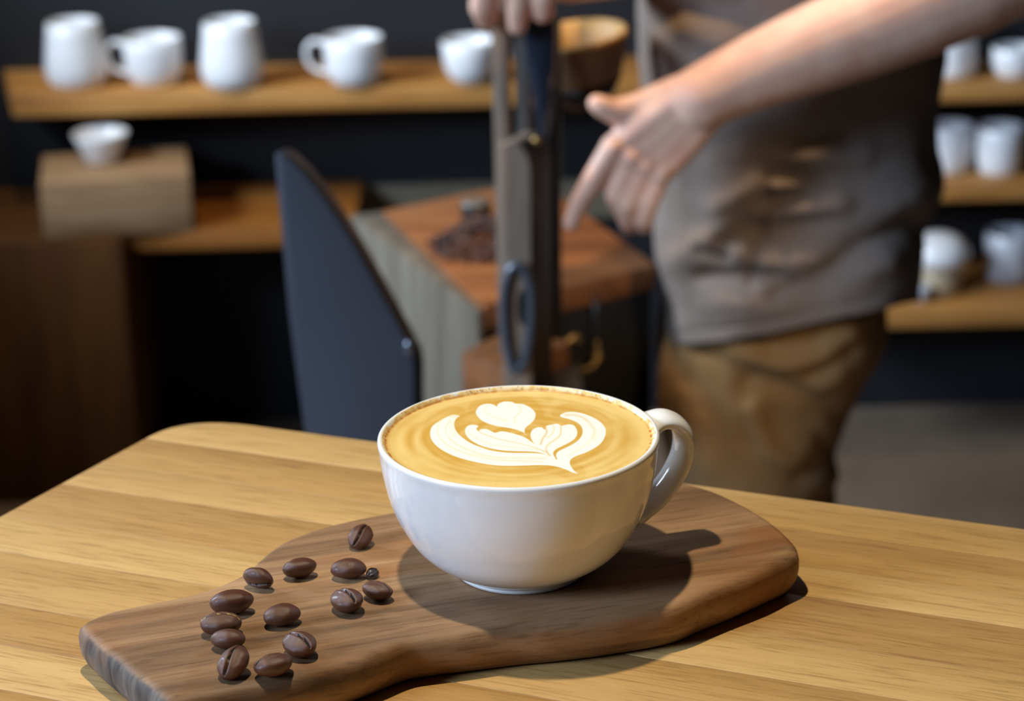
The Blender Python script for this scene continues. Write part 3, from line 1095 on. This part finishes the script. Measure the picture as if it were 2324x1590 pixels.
# ---- heap of beans on the chest lid
lowb = bean_mesh(12, 16, True, 3)
lowb.materials.append(M['bean'])
lowd = bean_mesh(12, 16, True, 6)
lowd.materials.append(M['bean_dark'])
hc = PZ(1098, 560, ZC)
sp_ = 0.0112
HA, HB = 0.056, 0.066
nb = 0
for k in range(6):
    sc = 1 - k / 6.3
    row = 0
    y = -HB * sc
    while y <= HB * sc:
        x = -HA * sc + (row % 2) * sp_ / 2
        while x <= HA * sc:
            r_ = math.hypot(x / (HA * sc), y / (HB * sc))
            wob = 1 + 0.14 * mnoise.noise(Vector((math.atan2(y, x) * 1.3, k, 1.7)))
            inner_cut = 0.0 if k == 5 else (1 - (1 / 6.3) / sc) * 0.78
            p = Vector((hc.x + x, hc.y + y, 0))
            dj = math.hypot(p.x - jp.x, p.y - jp.y)
            if r_ < wob and r_ > inner_cut and dj > 0.0225:
                o = bpy.data.objects.new('coffee_bean', lowb if random.random() < 0.6 else lowd)
                hf = 0.0050 * random.uniform(0.92, 1.04)
                o.scale = (hf,) * 3
                o.rotation_euler = (random.uniform(-0.3, 0.3) + (PI if random.random() < 0.5 else 0), random.uniform(-0.25, 0.25), random.uniform(0, PI))
                Rm = o.rotation_euler.to_matrix()
                mz = min((Rm @ v.co).z for v in lowb.vertices) * hf
                o.location = (p.x + random.uniform(-.0006, .0006), p.y + random.uniform(-.0006, .0006), ZC - mz + k * 0.0058)
                link(o)
                tag(o, 'dark roasted coffee bean in the heap on the chest lid', 'coffee bean', 'beans heaped on the chest lid')
                nb += 1
            x += sp_
        y += sp_ * 0.87
        row += 1

# ================================================================== LEVER PRESS
YR = 1.93
press = empty('lever_press', PY(1190, 860, YR))
press.location.z = 0
tag(press, 'upright wooden lever press with navy handle in front of the chest', 'press')
pinv = Matrix.Translation(-press.location)


def pp_(o):
    o.matrix_parent_inverse = pinv
    return o


def pxl(pts, Y):
    return [PY(x, y, Y) for x, y in pts]


post = [(1128, 334), (1134, 327), (1150, 325), (1170, 328), (1186, 337), (1198, 354), (1204, 378), (1205, 430), (1206, 700), (1208, 900)]
pts = pxl(post, YR)
zpb = PY(1160, 905, YR).z
pts += [Vector((PY(1142, 900, YR).x, YR, zpb))]
pts[-2] = Vector((pts[-2].x, YR, zpb))
po = pp_(prism('post', pts, (0.020, 0.042, 0.0), M['post_wood'], press, 0.002))
po.data.materials.append(M['dark_wood'])  # shade on the post's right side, put into the colour
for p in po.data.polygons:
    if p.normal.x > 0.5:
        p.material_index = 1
# uprights behind
b_up = zpb
for nm, x0, x1, ytop, Yd, mt in (('upright', 1112, 1144, -20, 1.99, M['post_wood']), ('upright', 1166, 1196, 62, 2.0, M['grey_metal'])):
    a, b = PY(x0, ytop, Yd), PY(x1, ytop, Yd)
    q = [a, b, Vector((b.x, Yd, b_up)), Vector((a.x, Yd, b_up))]
    pp_(prism(nm, q, (0.004, 0.010, 0), mt, press, 0.0015))
a, b = PY(1246, 40, 2.03), PY(1270, 40, 2.03)
pp_(prism('back_plate', [a, b, Vector((b.x - 0.004, 2.03, b_up)), Vector((a.x - 0.004, 2.03, b_up))], (0.002, 0.012, 0), M['black'], press, 0.0015))
# navy handle: a lens shaped grip
hv = [(1216, -55, 20), (1222, -10, 34), (1226, 40, 37), (1229, 90, 38), (1231, 140, 36), (1233, 190, 30), (1234, 240, 22), (1234, 285, 14), (1232, 312, 8)]
hs = smooth_path([(a_, b_, c_) for a_, b_, c_ in hv], 5)
path = [PY(p[0], p[1], 1.965) for p in hs]
rds = [(0.0085 * min(1, p[2] / 26 + 0.25), p[2] * 2.03 / F) for p in hs]
pp_(tube('lever_handle', path, rds, M['navy'], press, 24, up=(0, 1, 0)))
pp_(ball('bolt', PY(1217, 318, 1.955), 0.0038, M['brass'], press))
pp_(ball('bolt', PY(1199, 324, 1.955), 0.0040, M['bolt'], press))
# blue-grey loop on the post face
lc = [(1174 + 31 * math.cos(a_), 690 + (88 if math.sin(a_) < 0 else 150) * math.sin(a_)) for a_ in np.linspace(0, 2 * PI, 40, endpoint=False)]
pp_(tube('pull_loop', [PY(x, y, YR - 0.004) for x, y in lc], [(0.003, 0.0042)] * 40, M['blue_metal'], press, 12, closed=True, up=(0, 1, 0)))
hole = [(1187 + 13 * math.cos(a_), 698 + 42 * math.sin(a_)) for a_ in np.linspace(0, 2 * PI, 24, endpoint=False)]
pp_(prism('slot', pxl(hole, YR - 0.0005), (0, 0.004, 0), M['black'], press, 0))
# base block and pedestal
bb = [(1047, 800), (1162, 842)]
ba, bb_ = PZ(1047, 798, 0.748), PZ(1160, 842, 0.748)
bdir = Vector((bb_ - ba).to_tuple())
bk = Vector((0.055, 0.075, 0))
pp_(prism('base_block', [ba, bb_, bb_ + bk, ba + bk], (0, 0, -0.06), M['rust_wood'], press, 0.0015))
cxp = (ba + bb_ + bk) / 2
pp_(box('pedestal', (cxp.x + 0.02, cxp.y + 0.02, 0.344), (0.05, 0.05, 0.687), M['iron'], press, 0.002))
# post foot joins the base
pp_(box('foot_plate', (pts[0].x + 0.03, YR + 0.045, zpb - 0.006), (0.085, 0.10, 0.012), M['iron'], press, 0.002))
# hopper bowl: tilted wooden bowl with leather wrap
Yh = 2.10
hcn = PY(1305, 85, Yh)
hrx = 0.041
hop = lathe('hopper', [(0, -0.052), (0.012, -0.050), (0.024, -0.041), (0.033, -0.027), (0.0385, -0.012), (0.041, 0.0), (0.041, 0.003), (0.0385, 0.003),
                       (0.036, -0.012), (0.030, -0.026), (0.02, -0.038), (0, -0.045)], M['bowl_outer'], press, 56)
pp_(hop)
hop.location = hcn
hop.rotation_euler = (math.radians(3), math.radians(-7), 0)
hop.scale = (1.2, 1.2, 1.3)
hop.data.materials.append(M['tan_wood'])
for p in hop.data.polygons:
    c = p.center
    if p.normal.x * c.x + p.normal.y * c.y < 0 or c.z > 0.001:
        p.material_index = 1
wrap = pp_(lathe('hopper_band', [(0.0125, -0.0506), (0.0246, -0.0416), (0.0315, -0.0312), (0.0322, -0.0312), (0.025, -0.0428), (0.0122, -0.052)], M['black'], press, 56))
wrap.location = hcn
wrap.rotation_euler = hop.rotation_euler
wrap.scale = hop.scale
pp_(tube('bracket', [PY(1262, 235, 2.045), PY(1285, 215, 2.07), PY(1300, 185, 2.10)], 0.004, M['iron'], press, 10))

# ================================================================== PERSON
def limb(bm, pts, radii, seg=20):
    """chain of overlapping spheres and frusta; voxel remesh later fuses them"""
    pts = [Vector(p) for p in pts]
    for p, r in zip(pts, radii):
        bmesh.ops.create_icosphere(bm, subdivisions=3, radius=r, matrix=Matrix.Translation(p))
    for i in range(len(pts) - 1):
        a, b = pts[i], pts[i + 1]
        d = b - a
        L = d.length
        if L < 1e-5:
            continue
        mt = Matrix.Translation((a + b) / 2) @ d.to_track_quat('Z', 'Y').to_matrix().to_4x4()
        bmesh.ops.create_cone(bm, cap_ends=True, segments=seg, radius1=radii[i], radius2=radii[i + 1], depth=L, matrix=mt)


def ell(bm, c, s, rot=(0, 0, 0)):
    mt = Matrix.Translation(Vector(c)) @ Euler(rot).to_matrix().to_4x4() @ Matrix.Diagonal((s[0], s[1], s[2], 1))
    bmesh.ops.create_icosphere(bm, subdivisions=4, radius=1.0, matrix=mt)


YB = 2.22                         # middle of the body
XB = PY(1790, 300, YB).x          # torso centre
person = empty('person', (XB, YB, 0))
tag(person, 'person in taupe shirt and khaki trousers working at the lever press', 'person')
sinv = Matrix.Translation(-person.location)
bm = bmesh.new()
NEAR, FAR = 2.10, 2.345
# legs
for Yl, dx in ((2.145, 0.0), (2.33, 0.012)):
    hipx = XB - 0.025 + dx
    limb(bm, [(hipx, Yl, 0.86), (hipx - 0.03, Yl, 0.66), (hipx - 0.045, Yl, 0.47), (hipx - 0.02, Yl, 0.28), (hipx, Yl, 0.085)], [0.060, 0.056, 0.046, 0.044, 0.034])
    limb(bm, [(hipx + 0.03, Yl, 0.045), (hipx - 0.03, Yl, 0.04), (hipx - 0.07, Yl, 0.03)], [0.036, 0.034, 0.024])
# trunk
ell(bm, (XB, YB, 0.90), (0.075, 0.120, 0.10))
ell(bm, (XB - 0.005, YB, 1.05), (0.080, 0.115, 0.14))
ell(bm, (XB, YB, 1.24), (0.090, 0.135, 0.17))
limb(bm, [(XB, YB - 0.15, 1.385), (XB, YB + 0.15, 1.385)], [0.055, 0.055])
limb(bm, [(XB, YB, 1.38), (XB - 0.03, YB, 1.50)], [0.055, 0.052])
# head, looking down towards the press
hd = Vector((XB - 0.055, YB, 1.60))
ell(bm, hd + Vector((0.012, 0, 0.02)), (0.092, 0.073, 0.095))
ell(bm, hd + Vector((-0.040, 0, -0.055)), (0.052, 0.052, 0.055))
ell(bm, hd + Vector((-0.090, 0, -0.015)), (0.016, 0.011, 0.022), (0, 0.5, 0))
for s_ in (-1, 1):
    ell(bm, hd + Vector((0.012, s_ * 0.074, -0.01)), (0.017, 0.006, 0.03))
    ell(bm, hd + Vector((-0.070, s_ * 0.03, 0.018)), (0.012, 0.018, 0.009))
ell(bm, hd + Vector((-0.082, 0, -0.052)), (0.010, 0.022, 0.007))
# near arm (left arm)
sh_n = Vector((XB + 0.005, YB - 0.185, 1.375))
el_n = PY(2285, -72, 1.99)
ax_px = [(2285, -72, .045), (2200, -38, .047), (2080, 14, .0455), (1950, 70, .0415), (1830, 117, .0375), (1730, 158, .0335), (1650, 193, .0300), (1590, 224, .0285)]
Ya = np.linspace(1.99, 1.937, len(ax_px))
limb(bm, [sh_n, (sh_n + el_n) / 2 + Vector((0.0, -0.012, 0)), el_n], [0.058, 0.049, 0.043])
limb(bm, [PY(x, y, Y_) for (x, y, r), Y_ in zip(ax_px, Ya)], [r for _, _, r in ax_px])
# near hand
YHn = 1.935


def hpt(x, y, dy=0.0):
    return PY(x, y, YHn + dy)


MCP = {'i': (1392, 335), 'm': (1432, 357), 'r': (1466, 376), 'p': (1500, 395)}
WR = {'i': (1556, 216), 'm': (1576, 228), 'r': (1594, 243), 'p': (1608, 258)}
for k_, r0, r1 in (('i', .0165, .0118), ('m', .0175, .0118), ('r', .0170, .0112), ('p', .0150, .0104)):
    a_, b_ = WR[k_], MCP[k_]
    mid = ((a_[0] + b_[0]) / 2, (a_[1] + b_[1]) / 2)
    limb(bm, [hpt(*a_, 0.002), hpt(*mid, 0.004), hpt(*b_, 0.004)], [r0, r0 * 0.95, r1])
# knuckle bumps on the back of the hand, towards the viewer
for k_, r_ in (('i', .0098), ('m', .0100), ('r', .0094), ('p', .0086)):
    x_, y_ = MCP[k_]
    limb(bm, [hpt(x_, y_, -0.0045)], [r_])
limb(bm, [hpt(1612, 236, -0.010)], [0.0135])           # ulna head at the wrist
limb(bm, [hpt(1540, 240, 0.008), hpt(1470, 320, 0.012)], [0.019, 0.015])   # palm mass
limb(bm, [hpt(1560, 280, 0.010), hpt(1510, 350, 0.012)], [0.016, 0.012])   # heel of little finger side
# fingers: index straight, the others curled away
limb(bm, [hpt(1392, 335, 0.002), hpt(1349, 403, 0.0), hpt(1316, 458, 0.004), hpt(1297, 506, 0.010)], [.0112, .0100, .0089, .0076])
limb(bm, [hpt(1432, 357, 0.003), hpt(1398, 442, 0.002), hpt(1408, 470, 0.022), hpt(1420, 488, 0.040)], [.0112, .0102, .0090, .0078])
limb(bm, [hpt(1466, 376, 0.003), hpt(1424, 462, 0.000), hpt(1424, 500, 0.014), hpt(1428, 516, 0.030)], [.0108, .0098, .0086, .0074])
limb(bm, [hpt(1500, 395, 0.003), hpt(1474, 458, -0.002), hpt(1464, 495, 0.004), hpt(1462, 514, 0.014)], [.0098, .0090, .0080, .0070])
# thumb
limb(bm, [hpt(1548, 210, 0.006), hpt(1500, 226, 0.010), hpt(1448, 242, 0.010), hpt(1396, 254, 0.004), hpt(1366, 241, 0.000), hpt(1355, 235, 0.0)], [.0165, .0150, .0122, .0112, .0098, .0084])
limb(bm, [hpt(1498, 240, 0.012), hpt(1440, 292, 0.010)], [.0135, .0105])    # web of the thumb
# far arm and hand on the lever
sh_f = Vector((XB + 0.0, YB + 0.185, 1.375))
el_f = PY(1690, -150, 2.34)
wr_f = PY(1292, -66, 2.07)
limb(bm, [sh_f, (sh_f + el_f) / 2, el_f], [0.056, 0.048, 0.042])
limb(bm, [el_f, el_f.lerp(wr_f, 0.35), el_f.lerp(wr_f, 0.7), wr_f], [0.042, 0.043, 0.034, 0.028])
limb(bm, [wr_f, PY(1240, -88, 2.025), PY(1190, -82, 1.995)], [.026, .027, .022])
limb(bm, [wr_f, PY(1200, -60, 2.03), PY(1120, -50, 2.0)], [.024, .022, .017])
for pl_, rs_ in (([(1238, -85, 1.975), (1233, -40, 1.942), (1232, 2, 1.940), (1231, 30, 1.944)], [.0120, .0108, .0102, .0090]),
                 ([(1186, -80, 1.97), (1176, -30, 1.940), (1174, 20, 1.938), (1174, 58, 1.943)], [.0120, .0106, .0100, .0086]),
                 ([(1128, -70, 1.965), (1108, -30, 1.945), (1096, 14, 1.955), (1106, 44, 1.972)], [.0135, .0130, .0122, .0105])):
    limb(bm, [PY(*q) for q in pl_], rs_)
limb(bm, [PY(1150, -60, 2.01), PY(1098, -20, 2.0), PY(1094, 20, 1.99)], [.016, .0125, .0100])   # thumb side

me = bpy.data.meshes.new('body_src')
bm.to_mesh(me)
bm.free()
tmp = bpy.data.objects.new('body_src', me)
col.objects.link(tmp)
rm = tmp.modifiers.new('r', 'REMESH')
rm.mode = 'VOXEL'
rm.voxel_size = 0.0026
sm = tmp.modifiers.new('s', 'SMOOTH')
sm.factor = 0.5
sm.iterations = 5
dg = bpy.context.evaluated_depsgraph_get()
me2 = bpy.data.meshes.new_from_object(tmp.evaluated_get(dg))
bpy.data.objects.remove(tmp)
me2.name = 'body'
me2.materials.clear()
bd = mesh_obj('body', me2, M['skin'], person)
bd.matrix_parent_inverse = sinv
bd['label'] = 'bare forearms and hands'


def seg_dist(px_, py_, pts):
    d = np.full(px_.shape, 1e9)
    for i in range(1, len(pts)):
        a, b = np.array(pts[i - 1], float), np.array(pts[i], float)
        e = b - a
        t = np.clip(((px_ - a[0]) * e[0] + (py_ - a[1]) * e[1]) / (e @ e), 0, 1)
        d = np.minimum(d, np.hypot(px_ - a[0] - e[0] * t, py_ - a[1] - e[1] * t))
    return d


def cloth_loft(rings, nseg, yc_mid, folds, noise_amp, seed):
    """rings: (nr, nseg, 3) array -> displaced verts + faces"""
    V = rings.reshape(-1, 3).copy()
    nr = rings.shape[0]
    # normals from finite differences
    du = np.roll(rings, -1, 1) - np.roll(rings, 1, 1)
    dv = np.gradient(rings, axis=0)
    N = np.cross(du, dv)
    N /= np.linalg.norm(N, axis=2, keepdims=True) + 1e-12
    cen = rings.mean(1, keepdims=True)
    sgn = np.sign(((rings - cen) * N).sum(2, keepdims=True))
    N = (N * sgn).reshape(-1, 3)
    qx, qy = proj_np(V)
    near = 1 / (1 + np.exp((V[:, 1] - yc_mid) / 0.02))
    D = np.zeros(len(V))
    for pts, w, amp in folds:
        D += 0.9 * amp * np.exp(-(seg_dist(qx, qy, pts) / (w * 1.5)) ** 2) * near
    nz_ = np.array([mnoise.fractal(Vector((v[0] * 9 + seed, v[1] * 9, v[2] * 13)), 0.9, 2.2, 4) for v in V])
    D += noise_amp * nz_
    V += N * D[:, None]
    f = []
    for i in range(nr - 1):
        for j in range(nseg):
            k = (j + 1) % nseg
            f.append((i * nseg + j, i * nseg + k, (i + 1) * nseg + k, (i + 1) * nseg + j))
    return V, f


def cloth_obj(name, V, f, mat, thick=0.0025):
    o = pyd(name, V, f, mat, person, True)
    bm_ = bmesh.new()
    bm_.from_mesh(o.data)
    bmesh.ops.recalc_face_normals(bm_, faces=bm_.faces)
    bm_.to_mesh(o.data)
    bm_.free()
    s = o.modifiers.new('solid', 'SOLIDIFY')
    s.thickness = thick
    s.offset = -1
    o.matrix_parent_inverse = sinv
    return o


# ---- shirt
rows = [(778, 1506, 2052), (740, 1508, 2056), (690, 1512, 2064), (640, 1502, 2072), (580, 1490, 2080), (520, 1488, 2096), (460, 1491, 2110), (400, 1488, 2110), (330, 1480, 2098),
        (260, 1471, 2096), (180, 1463, 2102), (90, 1457, 2113), (0, 1455, 2114)]
prof_r = []
for (y, a_, b_) in rows:
    A_, B_ = PY(a_, y, YB), PY(b_, y, YB)
    prof_r.append(((A_.z + B_.z) / 2, A_.x, B_.x, 0.180))
prof_r[0:3] = [(z, a_, b_, d_) for (z, a_, b_, _), d_ in zip(prof_r[0:3], (0.178, 0.179, 0.180))]
x0_, x1_ = prof_r[-1][1], prof_r[-1][2]
prof_r += [(1.12, x0_ + 0.005, x1_ - 0.002, 0.178), (1.22, x0_ + 0.015, x1_ - 0.01, 0.180), (1.32, x0_ + 0.03, x1_ - 0.03, 0.185), (1.39, x0_ + 0.055, x1_ - 0.06, 0.17), (1.44, x0_ + 0.08, x1_ - 0.085, 0.10), (1.47, x0_ + 0.075, x1_ - 0.085, 0.066)]
pr_s = np.array(smooth_path(prof_r, 13))
NS = 220
th_ = np.linspace(0, 2 * PI, NS, endpoint=False)
ex = 0.55


def sgnpow(v_, e_):
    return np.sign(v_) * np.abs(v_) ** e_


rings = np.zeros((len(pr_s), NS, 3))
for i, (z, xa, xb, hd_) in enumerate(pr_s):
    rings[i, :, 0] = (xa + xb) / 2 + (xb - xa) / 2 * sgnpow(np.cos(th_), ex)
    rings[i, :, 1] = YB + hd_ * sgnpow(np.sin(th_), ex)
    rings[i, :, 2] = z
# hem: slanting line, lower at the front of the body
hem_line = [(1480, 782), (1560, 782), (1640, 774), (1750, 756), (1880, 728), (2000, 702), (2120, 676)]
hz = np.zeros(NS)
for j in range(NS):
    X_, Yv = rings[0, j, 0], min(rings[0, j, 1], YB)
    z = 0.7
    for _ in range(6):
        qx, qy = proj_np(np.array([[X_, Yv, z]]))
        yy = np.interp(qx[0], [p[0] for p in hem_line], [p[1] for p in hem_line])
        z = PY(qx[0], yy, Yv).z
    hz[j] = z
z0 = pr_s[0][0]
for i, (z, xa, xb, hd_) in enumerate(pr_s):
    wgt = max(0.0, 1 - (z - z0) / 0.30)
    wgt = wgt * wgt * (3 - 2 * wgt)
    rings[i, :, 2] = z + (hz - z0) * wgt
folds = [([(1747, 403), (1730, 500), (1702, 640)], 7, -0.006), ([(1760, 391), (1829, 399)], 12, -0.008), ([(1751, 455), (1833, 442), (1852, 411)], 12, -0.010),
         ([(1813, 326), (1911, 313)], 15, -0.009), ([(1641, 546), (1702, 518)], 14, -0.008), ([(1727, 526), (1841, 510)], 16, -0.008), ([(1592, 628), (1764, 628)], 12, -0.009),
         ([(1862, 653), (1952, 571), (2074, 518)], 24, -0.013), ([(1760, 673), (1796, 649)], 12, -0.007), ([(1625, 469), (1747, 411)], 20, 0.006), ([(1535, 591), (1645, 530)], 22, 0.007),
         ([(1680, 580), (1760, 605), (1850, 590)], 18, 0.007), ([(1590, 570), (1640, 590)], 10, -0.006), ([(1760, 420), (1830, 418)], 10, 0.006), ([(1850, 430), (1910, 455)], 14, 0.007),
         ([(1840, 360), (1960, 350)], 20, 0.006), ([(1800, 480), (1910, 470)], 14, 0.006), ([(1500, 40), (1560, 20), (1700, 60)], 20, -0.007), ([(1560, 60), (1640, 100)], 22, 0.006),
         ([(1530, 755), (1640, 745), (1760, 727), (1990, 675)], 4, -0.0016), ([(1600, 690), (1760, 690)], 20, 0.005), ([(1900, 640), (2010, 590)], 22, 0.008), ([(1580, 20), (1680, 10)], 14, -0.006)]
V, f = cloth_loft(rings, NS, YB - 0.05, folds, 0.0035, 2.0)
# short sleeves
nb0 = len(V)
Vl = [V]
for (s0, s1) in ((sh_n, el_n), (sh_f, el_f)):
    d = (s1 - s0)
    end = s0 + d * 0.62
    st = s0 - d.normalized() * 0.01 + Vector((0, 0, 0.0))
    q = d.to_track_quat('Z', 'Y')
    sv = []
    for i in range(14):
        c = st.lerp(end, i / 13)
        r = 0.070 + 0.006 * (i / 13)
        for j in range(40):
            a = 2 * PI * j / 40
            p = c + q @ Vector((math.cos(a) * r, math.sin(a) * r, 0))
            sv.append(p[:])
    base = sum(len(x) for x in Vl)
    for i in range(13):
        for j in range(40):
            k = (j + 1) % 40
            f.append((base + i * 40 + j, base + i * 40 + k, base + (i + 1) * 40 + k, base + (i + 1) * 40 + j))
    Vl.append(np.array(sv))
V = np.concatenate(Vl)
shirt = cloth_obj('shirt', V, f, M['shirt'])
shirt['label'] = 'taupe cotton shirt with creases and a slanting hem'

# ---- trousers
legrow = [(690, 1535, 2010), (780, 1510, 2005), (850, 1498, 1962), (930, 1491, 1930), (1010, 1506, 1897), (1090, 1538, 1888), (1140, 1556, 1893)]
YL = 2.145
pr_l = [(0.93, PY(1530, 500, YL).x, PY(1990, 500, YL).x, 0.07)]
for (y, a_, b_) in legrow:
    A_, B_ = PY(a_, y, YL), PY(b_, y, YL)
    pr_l.append(((A_.z + B_.z) / 2, A_.x, B_.x, 0.085))
zl, xa, xb, _ = pr_l[-1]
xm = (xa + xb) / 2
pr_l += [(0.40, xm - 0.070, xm + 0.068, 0.080), (0.25, xm - 0.060, xm + 0.068, 0.072), (0.12, xm - 0.052, xm + 0.064, 0.066), (0.075, xm - 0.05, xm + 0.062, 0.064)]
pr_s = np.array(smooth_path(pr_l, 14))
tfolds = [([(1664, 793), (1774, 826), (1862, 815), (1928, 758)], 16, 0.010), ([(1704, 752), (1740, 790)], 12, -0.008), ([(1760, 790), (1850, 775)], 14, -0.008), ([(1708, 859), (1840, 903), (1906, 938)], 18, -0.010),
          ([(1845, 852), (1919, 802)], 14, -0.009), ([(1704, 930), (1720, 985), (1755, 1030), (1800, 1052), (1853, 1030)], 16, 0.010), ([(1790, 965), (1830, 970)], 44, -0.014),
          ([(1815, 1085), (1875, 1017)], 16, -0.010), ([(1860, 880), (1900, 850)], 20, 0.008), ([(1690, 880), (1705, 1000)], 14, -0.006), ([(1560, 900), (1600, 1060)], 30, 0.006), ([(1830, 1100), (1890, 1080)], 18, 0.008)]
Vl, fl2 = [], []
off = 0
NL = 160
th_ = np.linspace(0, 2 * PI, NL, endpoint=False)
for (Yl, dx, fo) in ((YL, 0.0, tfolds), (2.33, 0.012, [])):
    rings = np.zeros((len(pr_s), NL, 3))
    for i, (z, xa, xb, hd_) in enumerate(pr_s):
        rings[i, :, 0] = (xa + xb) / 2 + dx + (xb - xa) / 2 * sgnpow(np.cos(th_), 0.85)
        rings[i, :, 1] = Yl + hd_ * sgnpow(np.sin(th_), 0.85)
        rings[i, :, 2] = z
    V, f = cloth_loft(rings, NL, Yl - 0.02, fo, 0.0024, 8.0 + dx)
    Vl.append(V)
    fl2 += [tuple(a_ + off for a_ in q) for q in f]
    off += len(V)
tro = cloth_obj('trousers', np.concatenate(Vl), fl2, M['trousers'])
tro['label'] = 'loose khaki cotton trousers'
# shoes
for Yl, dx in ((2.145, 0.0), (2.33, 0.012)):
    hx = XB - 0.025 + dx
    b_ = bmesh.new()
    ell(b_, (hx - 0.005, Yl, 0.045), (0.120, 0.048, 0.045))
    ell(b_, (hx + 0.02, Yl, 0.065), (0.062, 0.048, 0.062))
    for v in b_.verts:
        if v.co.z < 0.004:
            v.co.z = 0.0005
    o = from_bm('shoe', b_, M['shoe'], person, True)
    o.matrix_parent_inverse = sinv
# hair
b_ = bmesh.new()
ell(b_, hd + Vector((0.022, 0, 0.032)), (0.094, 0.080, 0.096))
for v in list(b_.verts):
    if v.co.z < hd.z - 0.02 or (v.co.x < hd.x - 0.045 and v.co.z < hd.z + 0.055):
        b_.verts.remove(v)
o = from_bm('hair', b_, M['hair'], person, True)
o.matrix_parent_inverse = sinv
